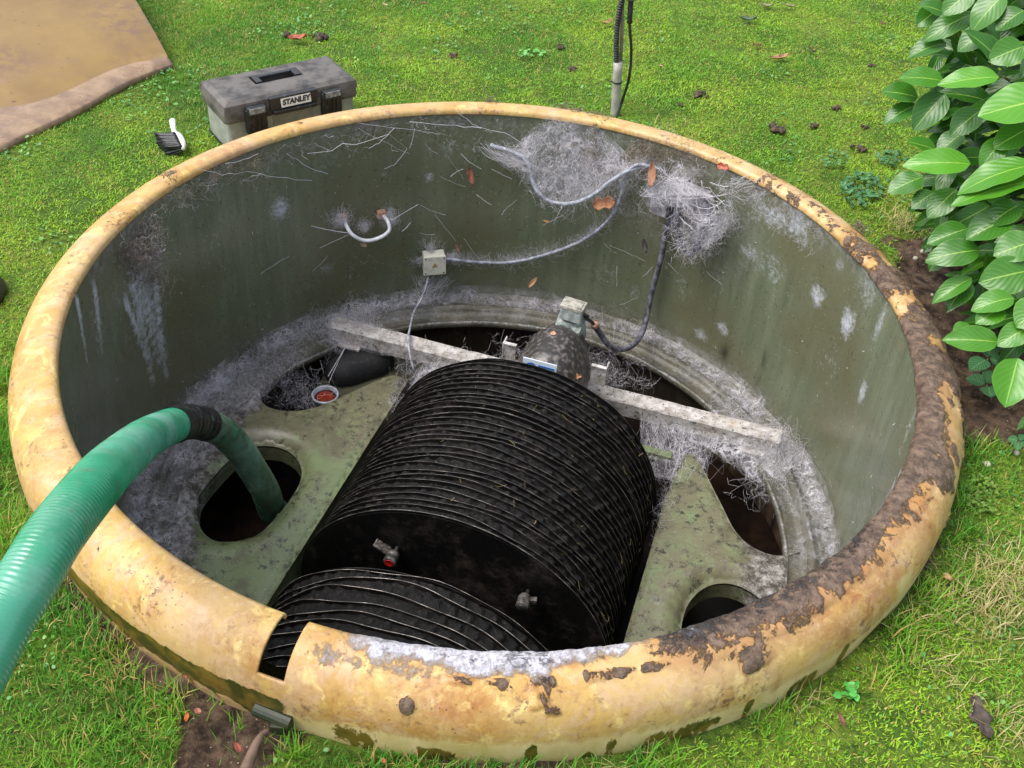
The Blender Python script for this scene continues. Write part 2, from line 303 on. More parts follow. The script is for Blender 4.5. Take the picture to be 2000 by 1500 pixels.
for (a0, w_, zz0) in ((-99, 2.6, -.085), (-91.5, 2.6, -.10), (-83.2, .7, -.085), (-76, .6, -.085), (-69, 4.5, -.09), (-62.5, .6, -.08), (-56, 3.5, -.085), (-50.5, .8, -.07), (-44, 5, -.1), (-34, 6, -.1), (-78, .8, -.12)):
    alg = np.maximum(alg, np.exp(-(np.abs(deg-a0)/w_)**2.5)*sm(zz0+.02, zz0-.035, Zz)*.74)
pale = sm(-.045, -.115, Zz)*arc(-104, -20, 8)*.80+.25*sm(-.08, -.12, Zz)
pale = np.maximum(pale, .6*np.exp(-((deg+48)/2.5)**4)*sm(-.03, -.06, Zz)+.6*np.exp(-((deg+41)/2.3)**4)*sm(-.02, -.05, Zz))
disp = .0012*(n3-.5)*2+sm(.45, .6, mud)*(.002+.010*np.clip(n2-.35, 0, 1)+.006*(n1-.4))+sm(.4, .8, white)*.0045*fbm(P, 70, 3, 5)
for (px, py, r_, h_) in ((1787, 738, .012, .008), (1770, 750, .01, .006), (798, 1373, .012, .008), (690, 985, .0, 0)):
    if r_: q = at(px, py, 0 if px > 1000 else -.03); d = np.linalg.norm(P-q, axis=-1); disp += h_*np.exp(-(d/r_)**2); mud = np.maximum(mud, 1.1*np.exp(-(d/(r_*1.2))**2))
for (px, py, r_) in ((245, 1160, .016), (280, 1168, .014), (345, 1195, .012), (190, 1070, .014), (205, 1145, .01), (450, 1255, .012), (955, 197, .02), (585, 248, .016), (340, 345, .02), (330, 350, .012), (1010, 200, .012), (1700, 490, .02), (1720, 530, .02)):
    q = at(px, py, 0); d = np.linalg.norm(P-q, axis=-1); mud = np.maximum(mud, .72*np.exp(-(d/r_)**2))
mud = np.maximum(mud, .55*arc(36, 82, 8)*(n1 > .42)*sm(.5, .9, rr)); mud = np.maximum(mud, .5*arc(20, 52, 8)*sm(.45, .6, n2))
nrmx = np.gradient(prof, axis=0); nx = np.stack([nrmx[:, 1], -nrmx[:, 0]], 1); nx /= np.linalg.norm(nx, axis=1)[:, None]; nx = -nx
P2 = P+disp[..., None]*np.stack([nx[:, 0][:, None]*np.cos(TH), nx[:, 0][:, None]*np.sin(TH), nx[:, 1][:, None]+0*TH], -1)
n_, m_ = Rr.shape; Fc = gridf(n_, m_, True); fi = Fc[:, 0]
A0, A1 = -107.9, -105.3
fd = deg.ravel()[fi]; fr = Rr.ravel()[fi]; fz = Zz.ravel()[fi]; keep = ~((fd > A0) & (fd < A1) & (fz > -.033-.0035*0))
rim = mesh('rim', P2.reshape(-1, 3), Fc[keep], M_RIM, TANK, True, np.stack([mud, white, alg, pale], -1).reshape(-1, 4))
sm_ = rim.modifiers.new('thickness', 'SOLIDIFY'); sm_.thickness = .006; sm_.offset = -1
# -- inner wall
NW = 900; NZ = 110; tw = -PI/2+np.arange(NW)*2*PI/NW; zw = np.linspace(-.012, ZD, NZ); TW, ZW = np.meshgrid(tw, zw)
RW = .9985+(.0145)*sm(-.0, -.72, ZW); PW = np.stack([RW*np.cos(TW), RW*np.sin(TW), ZW], -1)
wd = np.degrees(np.arctan2(PW[..., 1], PW[..., 0])); white = np.zeros_like(ZW); dark = np.zeros_like(ZW); dust = np.zeros_like(ZW)
def blob(arr, px, py, rx, ry, a):
    q = onwall(px, py); qa = math.atan2(q[1], q[0]); k = 1/570.
    da = (TW-qa+PI) % (2*PI)-PI; arr[:] = np.maximum(arr, a*np.exp(-((da/(rx*k))**2+((ZW-q[2])/(ry*k))**2)))
for b_ in ((270, 640, 60, 60, .35), (190, 640, 30, 60, .4), (1130, 350, 90, 50, .35), (1560, 440, 40, 40, .7), (1480, 400, 40, 40, .55), (1700, 560, 36, 50, .5), (1330, 560, 20, 50, .35), (1180, 540, 50, 30, .3), (1400, 560, 16, 60, .35), (960, 480, 60, 14, .3), (700, 520, 60, 40, .3), (1745, 700, 16, 30, .3), (1620, 700, 40, 60, .3), (1500, 520, 60, 40, .45), (1300, 520, 14, 60, .3), (300, 600, 46, 90, .5), (420, 470, 50, 40, .3), (880, 290, 80, 30, .35), (1250, 420, 60, 40, .35), (620, 330, 80, 20, .3), (548, 408, 18, 24, 1.1), (1595, 577, 18, 22, 1), (1655, 630, 20, 30, 1), (1640, 520, 14, 14, .6), (1682, 765, 12, 26, .9), (1465, 495, 28, 22, .6), (1408, 645, 16, 18, .8), (1365, 655, 18, 16, .7), (1235, 575, 16, 18, .5), (840, 345, 12, 14, .7), (745, 340, 12, 16, .45), (1515, 425, 50, 26, .7), (1420, 420, 12, 60, .6), (1720, 630, 12, 50, .7), (1740, 560, 30, 60, .35), (640, 530, 22, 14, .5), (680, 545, 16, 10, .45), (235, 740, 8, 12, .4), (230, 600, 22, 50, .3), (1540, 400, 30, 20, .5), (1390, 470, 10, 70, .5), (930, 380, 60, 12, .25)): blob(white, *b_)
for (a, b, w_) in (((305, 560), (330, 730), 10), ((262, 560), (305, 740), 14), ((248, 590), (300, 720), 8), ((1795, 860), (1690, 1040), 10), ((150, 590), (170, 700), 6), ((185, 570), (200, 680), 7), ((275, 545), (322, 700), 26)):
    for t in np.linspace(0, 1, 9): blob(white, a[0]+(b[0]-a[0])*t, a[1]+(b[1]-a[1])*t, w_, 20, 1.1*(1-.45*t))
for b_ in ((1410, 690, 10, 22, 1), (1482, 715, 9, 34, 1), (1475, 740, 9, 20, .8)): blob(dark, *b_)
for b_ in ((275, 480, 40, 60, 1.2), (290, 500, 30, 50, 1.2), (1090, 270, 100, 30, .9), (1130, 330, 70, 50, 1.2), (850, 240, 200, 14, .8), (560, 300, 120, 16, .55), (1340, 300, 60, 26, .8), (1500, 380, 90, 22, .9), (1440, 440, 40, 30, .7), (400, 370, 80, 20, .6), (1200, 330, 40, 40, .8), (1610, 470, 60, 26, .5), (1390, 500, 40, 40, .45)): blob(dust, *b_)
dust = np.maximum(dust, .9*sm(-.09, -.015, ZW)*(np.abs(wd-95) < 85)*fbm(PW, 5, 3, 2)*1.3); dust = np.maximum(dust, .75*sm(-.62, -.72, ZW)*fbm(PW, 4, 3, 8)*1.2)
dust = np.maximum(dust, .5*(np.abs(wd-52) < 12)*sm(-.45, -.3, ZW)*fbm(PW, 7, 3, 8))
white = np.maximum(white, .7*np.exp(-((wd+23)/7)**2)*sm(-.05, -.02, ZW)); white = np.maximum(white, .5*np.exp(-((wd+14)/1.6)**2)*sm(-.3, -.1, ZW))
Fc = gridf(NZ, NW, True); fi = Fc[:, 0]; _z = ZW.ravel()[fi]; keep = ~((wd.ravel()[fi] > A0-.3-4.2*np.clip(-_z/.15, 0, 1.1)) & (wd.ravel()[fi] < A1) & (_z > -.17))
mesh('inner_wall', PW.reshape(-1, 3), Fc[keep], M_WALL, TANK, True, np.stack([white, dark, dust], -1).reshape(-1, 3))
# -- ledge ring and chamber below
lp = np.array([(1.013, ZD+.012), (1.0, ZD+.004), (.975, ZD), (.955, ZD+.001), (.945, ZD+.010), (.936, ZD+.014), (.926, ZD+.010), (.918, ZD-.004), (.905, ZD-.010), (.885, ZD-.008), (.872, ZD-.004), (.866, ZD), (.860, ZD-.002), (.857, ZD-.010), (.858, ZD-.020), (.87, ZD-.03)])
lp = np.column_stack([np.interp(np.linspace(0, len(lp)-1, 46), np.arange(len(lp)), lp[:, k]) for k in (0, 1)]); tl = np.arange(720)*2*PI/720
V = np.array([[r*np.cos(tl), r*np.sin(tl), z+0*tl] for r, z in lp]).transpose(0, 2, 1); V[..., 2] += .004*(fbm(V, 14, 4, 5)-.5)*2
_f = gridf(46, 720, True); _c = V.reshape(-1, 3)[_f[:, 0]]-np.array([.042, 0, 0]); _k = ~((np.abs(_c@EX-.038) < .455) & (_c@AX < -.4))
_r = np.hypot(V[..., 0], V[..., 1]); _w = .95*sm(.948, .965, _r)*(1-.6*sm(.995, 1.01, _r))+.95*np.exp(-((_r-.937)/.004)**2)+.8*np.exp(-((_r-.863)/.004)**2)+.30*sm(.86, .88, _r)*(1-sm(.92, .93, _r)); mesh('ledge_ring', V.reshape(-1, 3), _f[_k], M_LEDGE, TANK, True, _w.reshape(-1, 1))  # web whiteness, plus lit lines painted along the two ridge crests
cp = np.array([(.869, ZD-.03), (.93, -.80), (.958, -.88), (.962, -1.0), (.955, -1.2), (.93, -1.45), (.0, -1.46)])
V = np.array([[r*np.cos(tl), r*np.sin(tl), z+0*tl] for r, z in cp]).transpose(0, 2, 1)
mesh('lower_chamber', V.reshape(-1, 3), gridf(7, 720, True), M_LOW, TANK, False)
# -- deck panels (two mouldings with openings)
def smooth_poly(P, it=3):
    P = np.asarray(P, float)
    for _ in range(it):
        Q = np.roll(P, -1, 0); P = np.stack([.75*P+.25*Q, .25*P+.75*Q], 1).reshape(-1, 2)
    return P
def P2d(pts): return np.array([at(x, y, ZD+.012)[:2] for x, y in pts])
def arcpts(a0, a1, r=.868, n=60): t = np.radians(np.linspace(a0, a1, n)); return np.column_stack([r*np.cos(t), r*np.sin(t)])
def ang(p): return math.degrees(math.atan2(p[1], p[0]))
def corner_round(P, idx, k=.25): return P
gapL, gapR = -.452, .448
def onedge(e, s): v = rot(e, s, 0); return v[:2]
LT, LB_ = onedge(gapL, .57), onedge(gapL, -.762)
lo = np.vstack([smooth_poly(np.vstack([P2d([(505, 745), (508, 770), (520, 788), (560, 798), (610, 792), (665, 770), (750, 732), (772, 729), (800, 737)])]), 0), [onedge(gapL, .47)], [onedge(gapL, .1)], [onedge(gapL, -.3)], [LB_]])
left_out = np.vstack([spline(np.column_stack([lo[:9], np.zeros(9)]), .02)[:, :2], lo[9:], arcpts(ang(LB_)+1.5, -360+ang(lo[0])-.5)[::1]])
hole_l = smooth_poly(P2d([(380, 965), (395, 940), (455, 872), (500, 855), (560, 862), (592, 900), (580, 945), (525, 1012), (490, 1040), (420, 1048), (385, 1020)]), 3)
RB = onedge(gapR, -.705)
ro = P2d([(1340, 883), (1358, 885), (1372, 905), (1408, 975), (1440, 1035), (1475, 1065), (1520, 1080), (1565, 1072)])
right_out = np.vstack([[RB], [onedge(gapR, -.3)], [onedge(gapR, .1)], [onedge(gapR, .22)], spline(np.column_stack([ro, np.zeros(8)]), .02)[:, :2], arcpts(ang(ro[-1])-1, ang(RB)+1.5)])
hole_r = smooth_poly(P2d([(1332, 1240), (1336, 1195), (1350, 1160), (1380, 1132), (1420, 1124), (1460, 1135), (1500, 1165), (1530, 1230), (1510, 1330), (1430, 1380), (1350, 1330)]), 3)
from mathutils.geometry import delaunay_2d_cdt
def deck(outer, hole, name):
    def resample(P, st):
        o = []
        for a, b in zip(P, np.roll(P, -1, 0)):
            m = max(1, int(round(np.linalg.norm(b-a)/st))); o += [a+(b-a)*k/m for k in range(m)]
        return np.array(o)
    outer = resample(outer, .012); hole = resample(hole, .012)
    def inside(Q, poly):
        x, y = Q[:, 0], Q[:, 1]; c = np.zeros(len(Q), bool)
        for (x1, y1), (x2, y2) in zip(poly, np.roll(poly, -1, 0)): k = ((y1 > y) != (y2 > y)) & (x < (x2-x1)*(y-y1)/(y2-y1+1e-15)+x1); c ^= k
        return c
    def dist(Q, poly): return np.sqrt(((Q[:, None]-poly[None])**2).sum(-1)).min(1)
    gx, gy = np.meshgrid(np.arange(-.9, .9, .011), np.arange(-.9, .9, .011)); G = np.column_stack([gx.ravel(), gy.ravel()])+rng.normal(0, .0015, (gx.size, 2)); G = G[(G**2).sum(1) < .88**2]
    G = G[inside(G, outer) & ~inside(G, hole)]; G = G[(dist(G, outer) > .007) & (dist(G, hole) > .007)]
    allv = np.vstack([outer, hole, G]); no, nh = len(outer), len(hole)
    ed = [(i, (i+1) % no) for i in range(no)]+[(no+i, no+(i+1) % nh) for i in range(nh)]
    v, e, f, *_ = delaunay_2d_cdt([Vector(p) for p in allv], ed, [], 0, 1e-7)
    v = np.array([tuple(q) for q in v]); tri = np.array([t for t in f if len(t) == 3]); cen = v[tri].mean(1); tri = tri[inside(cen, outer) & ~inside(cen, hole)]
    a, b, c_ = v[tri[:, 0]], v[tri[:, 1]], v[tri[:, 2]]; ar = np.cross(b-a, c_-a); tri[ar < 0] = tri[ar < 0][:, ::-1]
    dh = dist(v, hole); do = dist(v, outer)
    z = ZD+.012-.012*np.exp(-(do/.008)**2)-.030*np.clip(1-dh/.045, 0, 1)**2.2+.004*np.exp(-((dh-.055)/.018)**2)
    V = np.column_stack([v, z]); V[:, 2] += .0016*(fbm(V, 9, 3, 4)-.5)*2
    # skirts: the opening's lip and the outer edge fold down
    Vs = [V]; Fs = [tuple(t) for t in tri]; n0 = len(V)
    for poly, sgn, depth, inset in ((outer, 1, .05, .004), (hole, -1, .06, .006)):
        idx = [int(np.argmin(((v-p)**2).sum(1))) for p in poly]; k = len(idx); base = V[idx]
        c0 = poly.mean(0); r1 = base.copy(); r1[:, 2] -= .008; r1[:, :2] += (base[:, :2]-c0)*0; r2 = base.copy(); r2[:, 2] -= depth
        st = n0; Vs += [r1, r2]; n0 += 2*k
        for i in range(k):
            j = (i+1) % k; q1 = (idx[i], idx[j], st+j, st+i); q2 = (st+i, st+j, st+k+j, st+k+i)
            Fs += [q1[::-1], q2[::-1]] if sgn > 0 else [q1, q2]
    V = np.vstack(Vs); rr_ = np.hypot(V[:, 0], V[:, 1]); aa = np.degrees(np.arctan2(V[:, 1], V[:, 0]))
    if name == 'l':
        g = sm(.73, .90, rr_+.1*(fbm(V, 8, 3, 2)-.5))*np.where(aa > 0, sm(120, 150, aa), 1)*np.where(aa > -180, np.where(aa < 0, 1-sm(-150, -125, aa), 1), 1)
        g = np.maximum(g, sm(.74, .84, rr_)*(.35+.6*fbm(V, 6, 3, 4))*((aa > 150) | (aa < -150))); br = np.clip(sm(.0, .45, V[:, 1]+.1)*.75, 0, 1)+.12
        g = np.maximum(g, .6*sm(.08, .0, np.abs(rot_e(V)-gapL))*sm(.25, .45, V[:, 1]))
    else:
        g = .62*sm(.70, .82, rr_)*sm(-40, -15, aa)+.24; br = .50+.26*fbm(V, 5, 3, 7)
    o = mesh('deck_panel', V, Fs, M_DECK, TANK, True, np.column_stack([g, br])); return o
def rot_e(V): return (V-np.array([.042, 0, 0]))@EX
deck(left_out, hole_l, 'l'); deck(right_out, hole_r, 'r')
# trough side walls beside the discs
for e_, s0, s1 in ((gapL-.004, -.76, .52), (gapR+.004, -.70, .24)):
    ss = np.linspace(s0, s1, 60); zs = np.linspace(ZD-.002, -1.25, 24); V = np.array([[rot(e_*(1-.0*(k/23)), s, z) for s in ss] for k, z in enumerate(zs)])
    V[..., :2] += ((.02*np.sin(np.linspace(0, 1, 24)*1.5))[:, None, None])*(-np.sign(e_))*EX[:2]
    mesh('trough_side', V.reshape(-1, 3), gridf(24, 60), M_DECK, TANK, True, np.column_stack([np.full(24*60, .1), np.repeat(np.linspace(0, 1, 24), 60)]))
# white grab handle on the wall
hp = [onwall(672, 425, .998), onwall(676, 440, .955), onwall(690, 460, .93), onwall(715, 470, .925), onwall(742, 464, .925), onwall(760, 450, .93), onwall(757, 432, .95), onwall(746, 418, .998)]
M_WHITEP = simple('dusty_white_plastic', lin(196, 198, 206), lin(222, 222, 226), .5, 30)
MB().tube(spline(hp, .006), .0062, 12).build('grab_handle', M_WHITEP, TANK, True)
M_RUST = simple('rusty_bracket', lin(150, 84, 46), lin(196, 168, 150), .8, 90, .5)
for (px, py) in ((745, 418), (668, 426)):
    q = onwall(px, py, .992); n = nrm([-q[0], -q[1], 0]); t = np.cross(UP, n); MB().box(q, (.016, .012, .010), np.array([t, UP, n]), .003).build('handle_bracket', M_RUST, TANK)
# plastic hinge bracket below the skirt
M_OLIVEP = simple('olive_plastic', lin(34, 42, 28), lin(50, 56, 34), .4, 30, .2)
q0, q1 = at(500, 1383, ZG+.035), at(570, 1412, ZG+.035); MB().tube(np.linspace(q0, q1, 6), .014, 14).box((q0+q1)/2+np.array([.01, -.012, -.012]), (.012, .01, .012), None, .003).build('hinge_bracket', M_OLIVEP, TANK)

tag(mesh('water', np.array([[.95*math.cos(a), .95*math.sin(a), WATER] for a in tl]), [tuple(range(720))], M_WATER, None, False), kind='structure')

# =================================================================== ROTOR
R0, ZR = .425, -.79
ROT = empty('disc_rotor', rot(0, 0, ZR), 'large black drum of many thin ribbed discs turning in the middle of the tank', 'rotor')
def ringpt(r, t, s): return np.array([.042, 0, ZR])+s[..., None]*AX+(r*np.cos(t))[..., None]*EX+(r*np.sin(t))[..., None]*UP
m = NT('bright_highlight_disc_edge', .4); m.color(m.mix(m.ramp(m.noise(16, 7, .75), .42, .68), lin(84, 78, 74), lin(214, 204, 192))); M_EDGE2 = m.m  # paler copy: edge highlights put into the colour for the shaded second pack
def disc(s, r, thick=.0013, inner=.36, seed=0, wob=.0028):
    n = 220; t = np.arange(n)*2*PI/n; w_ = wob*(np.sin(3*t+seed*1.7)+.6*np.sin(7*t+seed*2.3)+.4*np.sin(13*t+seed))
    rad = r+.0012*np.sin(5*t+seed)
    rows = [ringpt(inner+0*t, t, s-thick/2+0*t), ringpt(rad-.008, t, s-thick/2+w_*.8), ringpt(rad, t, s-thick/2+w_), ringpt(rad, t, s+thick/2+w_), ringpt(rad-.008, t, s+thick/2+w_*.8), ringpt(inner+0*t, t, s+thick/2+0*t)]
    Fc = gridf(6, n, True); mi = np.zeros(len(Fc), int); mi[2*n:3*n] = 1
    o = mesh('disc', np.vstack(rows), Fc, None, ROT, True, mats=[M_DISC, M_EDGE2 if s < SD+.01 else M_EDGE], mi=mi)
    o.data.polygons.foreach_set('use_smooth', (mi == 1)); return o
def media(s0, s1, nd, seed):
    nt, ns = 520, (nd-1)*6+1; t = np.arange(nt)*2*PI/nt; s = np.linspace(s0, s1, ns); T, S = np.meshgrid(t, s)
    gap = (s1-s0)/(nd-1); k = np.floor((S-s0)/gap-1e-6); ph = ((S-s0)/gap) % 1
    bump = np.maximum(0, np.sin(T*66+k*2.1))**.6*np.sin(ph*PI)**.5
    Q = ringpt(R0+0*T, T, S); r = R0-.0115+.009*bump*(.3+1.2*fbm(Q, 30, 2, seed))+.010*(fbm(Q, 75, 3, 4)-.5)
    return mesh('disc_media', ringpt(r, T, S).reshape(-1, 3), gridf(ns, nt, True)[:, ::-1], M_MEDIA, ROT)
SA, SB, SD, SE = -.40, .215, -.585, -.93
ND = 29
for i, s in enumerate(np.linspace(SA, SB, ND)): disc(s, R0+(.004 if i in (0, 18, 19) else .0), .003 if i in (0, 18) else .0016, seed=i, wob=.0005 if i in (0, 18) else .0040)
media(SA, SB, ND, 2)
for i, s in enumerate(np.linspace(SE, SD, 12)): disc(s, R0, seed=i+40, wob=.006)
media(SE, SD, 12, 8)
for s, nm in ((SA-.001, 'end_plate'), (SB+.001, 'end_plate'), (SD+.001, 'end_plate')):
    t = np.arange(120)*2*PI/120; V = ringpt(R0-.004+0*t, t, s+0*t); o = MB(); sg = -.002 if s == SA-.001 else .002
    o.add(np.vstack([V, V+AX*sg]), [tuple(range(120)), tuple(range(239, 119, -1))]+[(i, 120+i, 120+(i+1) % 120, (i+1) % 120) for i in range(120)]); o.build(nm, M_DISC, ROT)
MB().tube([rot(0, s, ZR) for s in (-.9, .45)], .035, 20).build('shaft', simple('greasy_steel', lin(60, 58, 54), lin(90, 84, 76), .45, 30), ROT, True)
M_CAPG = simple('scuffed_grey_metal', lin(46, 43, 41), lin(104, 98, 94), .45, 60, .2); M_RED = simple('red_plastic', lin(176, 30, 26), lin(130, 22, 20), .3, 30)
for (px, py), red in (((768, 1085), True), ((1025, 1170), False)):
    q = onaxisplane(px, py, SA-.03); b = q+AX*.03
    fs_ = .8; f = MB().lathe([(r_*fs_, h_*fs_) for r_, h_ in [(.006, .026), (.006, .006), (.017, .004), (.0195, -.004), (.0195, -.012), (.016, -.016), (.021, -.02), (.021, -.034), (.018, -.04), (.015, -.04), (.015, -.034)]] if red else [(r_*fs_, h_*fs_) for r_, h_ in [(.006, .026), (.006, .006), (.017, .004), (.021, -.004), (.021, -.012), (.019, -.016), (.0205, -.02), (.02, -.036), (.017, -.042)]], q+AX*.006, AX, 28).build('end_fitting', M_CAPG, ROT, True)
    MB().lathe([(r_*fs_, h_*fs_) for r_, h_ in ([(.0152, -.036), (.0152, -.042), (.012, -.041), (.003, -.037)] if red else [(.017, -.0425), (.012, -.046), (.003, -.047)])], q+AX*.006, AX, 24).build('cap', M_RED if red else simple('dark_rubber', lin(32, 34, 34), None, .5), f, True)
    if red: MB().box(q+EX*-.032+UP*.012+AX*.006, (.022, .004, .012), np.array([nrm(EX*-1+UP*.5), nrm(np.cross(nrm(EX*-1+UP*.5), AX)), AX]), .003).build('locking_tab', simple('slimy_metal', lin(44, 42, 38), lin(110, 104, 98), .35, 120, .6), f, True)
    else: MB().box(q+EX*.022+UP*.004, (.008, .006, .008), None, .002).build('locking_tab', M_CAPG, f)

# =================================================================== SUPPORT BEAM, MOTOR, BOXES, CABLES
def thing(name, loc, label, cat, group=None): return empty(name, loc, label, cat, group)
FR = np.array([EX, AX, UP])
BE = thing('support_beam', rot(-.02, .53, -.72), 'pale dusty steel beam spanning the tank behind the black drum', 'beam')
n = 60; V = []
for e in np.linspace(-.775, .735, n):
    c = rot(e, .53, -.693); hw, hh, b = .031, .028, .004
    for (x, z) in ((-hw, -hh), (-hw, hh-b), (-hw+b, hh), (hw-b, hh), (hw, hh-b), (hw, -hh)): V.append(c+AX*x+UP*z+rng.normal(0, .0006, 3))
V = np.array(V); F_ = [tuple(f) for f in gridf(n, 6, True)]+[tuple(range(5, -1, -1)), tuple(range((n-1)*6, n*6))]
mesh('beam_body', V, F_, M_BEAM, BE, False)
for e in (-.70, .66): MB().box(rot(e, .53, -.724), (.04, .05, .004), FR, .002).build('end_foot', M_BEAM, BE)

M_HOUS = simple('dusty_black_bonnet', lin(50, 47, 45), lin(124, 118, 114), .42, 60, .3, lo=.45, hi=.75)
M_GREY = simple('grey_green_cast_metal', lin(112, 122, 118), lin(160, 164, 160), .5, 60, .3)
M_CREAM = simple('grimy_cream_plastic', lin(206, 204, 188), lin(168, 162, 148), .45, 50, .1, lo=.5, hi=.75)
MO = thing('gear_motor', rot(.03, .41, -.66), 'drive motor under a dusty black bonnet behind the far end of the drum', 'motor')
na, nsg = 40, 24; t = np.linspace(-.12*PI, 1.12*PI, na); V = []
for j, s in enumerate(np.linspace(0, 1, nsg)):
    k = 1-.10*math.exp(-((s)/.07)**2)-.22*sm(.6, 1, s); ss = .275+.245*s
    for a in t: V.append(rot(0.025+.110*k*math.cos(a)*(1 if math.sin(a) > 0 else 1.0), ss, -.56+(.172*k*math.sin(a) if math.sin(a) > 0 else .25*math.sin(a))))
V = np.array(V); fr0 = len(V); V = np.vstack([V, [rot(.025, .272, -.56), rot(.025, .525, -.58)]]); g = [tuple(f) for f in gridf(nsg, na)]
g += [(i+1, i, fr0) for i in range(na-1)]+[((nsg-1)*na+i, (nsg-1)*na+i+1, fr0+1) for i in range(na-1)]
mesh('bonnet', V, g, M_HOUS, MO, True)
c4 = [onaxisplane(x, y, .268) for x, y in ((1022, 697), (1088, 714))]; dx = c4[1]-c4[0]; L_ = np.linalg.norm(dx); dxn = dx/L_; dn = nrm(np.cross(dxn, AX)); dn = dn if dn[2] < 0 else -dn
cc = c4[0]+dx/2+dn*.028; lb = MB().box(cc, (L_/2, .028, .0012), np.array([dxn, dn, AX])).build('label_plate', simple('white_label', lin(214, 226, 236), None, .35), MO)
M_BLUE = simple('blue_print', lin(40, 104, 180), lin(60, 120, 190), .4, 300)
MB().lathe([(.0165, -.0004), (.0165, .0004)], cc-dxn*L_*.24+AX*-.002, AX, 28).build('blue_disc', M_BLUE, lb); MB().box(cc+dxn*L_*.2+AX*-.002, (.024, .014, .0006), np.array([dxn, dn, AX]), .004).build('blue_panel', M_BLUE, lb)
g = MB().lathe([(.05, 0), (.052, .02), (.046, .05), (.042, .075), (.036, .082)], rot(.035, .545, -.50), UP, 28).box(rot(.035, .53, -.455), (.040, .034, .03), FR, .006); g.box(rot(.035, .49, -.445), (.030, .01, .022), FR, .004)
g.lathe([(.021, .0), (.021, .012), (.016, .012), (.016, .006)], rot(.025, .488, -.425), -AX, 24); g.box(rot(.07, .5, -.45), (.007, .02, .026), FR, .002).build('gear_housing', M_GREY, MO)
TB = np.array([nrm(EX*1+UP*-.08), nrm(AX-UP*.18), nrm(UP+AX*.18)])
tb = MB().box(rot(.038, .535, -.392), (.034, .032, .020), TB, .005).build('terminal_box', M_GREY, MO); MB().box(rot(.038, .535, -.392)+TB[2]*.023, (.036, .034, .005), TB, .005).box(rot(.038, .535, -.392)+TB[2]*.029, (.028, .026, .002), TB, .004).build('terminal_lid', simple('grimy_lid', lin(176, 172, 160), lin(120, 118, 108), .5, 60, .2), tb)
for (e, w_) in ((.165, .022), (-.115, .02)):
    bm_ = MB().box(rot(e, .40, -.50), (w_, .002, .034), FR).box(rot(e+w_*np.sign(e), .415, -.50), (.002, .02, .034), FR).box(rot(e, .40, -.465), (w_+.001, .006, .002), FR); bm_.build('mounting_bracket', M_BEAM, MO)

def wallframe(q): n = nrm([-q[0], -q[1], 0]); t = np.cross(UP, n); return np.array([t, UP, n])
q = onwall(847, 511, .974); fr = wallframe(q)
JB = thing('junction_box', q-UP*.04-fr[2]*0, 'small square cream electrical box with a yellow warning triangle on the far wall', 'junction box')
MB().box(q, (.0375, .036, .020), fr, .004).build('box_body', M_CREAM, JB); ld = MB().box(q+fr[2]*.023, (.039, .0375, .004), fr, .004).build('box_lid', M_CREAM, JB)
for sx in (-1, 1):
    for sy in (-1, 1): MB().lathe([(.0035, 0), (.003, .0012)], q+fr[2]*.0265+fr[0]*sx*.0315+UP*sy*.030, fr[2], 10).build('screw', simple('dark_screw', lin(70, 70, 72), None, .5), JB)
def tri(r, z, a=0): return [q+fr[2]*z+fr[0]*r*math.sin(a+k*2*PI/3)+UP*(r*math.cos(a+k*2*PI/3)) for k in range(3)]
ts = MB().add(tri(.0115, .0275), [(0, 2, 1)]); wt = ts.build('warning_triangle', simple('black_ink', lin(60, 44, 20), None, .6), JB)
MB().add(tri(.0085, .0278), [(0, 2, 1)]).build('triangle_field', simple('amber_print', lin(214, 150, 50), None, .6), wt)
MB().add([q+fr[2]*.0281+fr[0]*x+UP*y for x, y in ((.0003, .0045), (-.0016, -.0004), (.0002, -.0004), (-.0006, -.0042), (.0018, .001), (.0002, .001))], [(0, 1, 2, 3, 4, 5)]).build('lightning_mark', simple('black_ink_mark', lin(40, 30, 16), None, .6), wt)

M_CABW = simple('web_coated_cable', lin(120, 124, 132), lin(180, 184, 198), .7, 60, .3); M_CABK = simple('black_cable', lin(22, 22, 24), lin(50, 50, 54), .45, 60, .1)
M_COND = simple('dusty_corrugated_conduit', lin(48, 48, 54), lin(112, 112, 124), .6, 50, .2)
def cable(name, pts, r, mat, label, cat, ribs=0, parts=None, step=.006):
    P = spline(pts, .0012 if ribs else step); rad = np.full(len(P), r)
    if ribs: L = np.cumsum(np.r_[0, np.linalg.norm(np.diff(P, axis=0), axis=1)]); rad = r*(.90+.10*np.sign(np.sin(L*2*PI/ribs))*np.abs(np.sin(L*2*PI/ribs))**.5)
    V, Fc = tube_arr(P, rad, 14); o = mesh(name, V, Fc, mat, None, True); rehome(o); return tag(o, label, cat)
W = onwall
PC = [W(866, 505, .975), W(885, 507, .975), W(920, 511, .985), W(960, 513, .985), W(1000, 512, .98), W(1060, 499, .98), W(1120, 478, .98), W(1160, 455, .975), W(1195, 422, .97), W(1212, 385, .96), W(1222, 345, .95), W(1245, 322, .94), W(1290, 330, .95)]
cable('power_cable', PC, .0052, M_CABW, 'thin grey cable wrapped in web curving from the cream box up the wall', 'cable')
LC = [W(958, 283, .999), W(1010, 300, .965), W(1033, 322, .95), W(1039, 350, .94), W(1050, 374, .93), W(1072, 392, .925), W(1102, 398, .92), W(1132, 393, .92), W(1162, 378, .925), W(1192, 355, .93), W(1225, 335, .94), W(1262, 322, .95)]
cable('looped_cable', LC, .0062, M_CABW, 'sagging loop of cable that carries the bag-shaped cobweb near the far rim', 'cable')
TC = [W(838, 530, .97), W(832, 560, .94), at(822, 585, -.66), at(808, 610, -.68), at(801, 640, -.655), at(797, 662, -.645), at(800, 690, -.655), at(808, 722, -.70)]
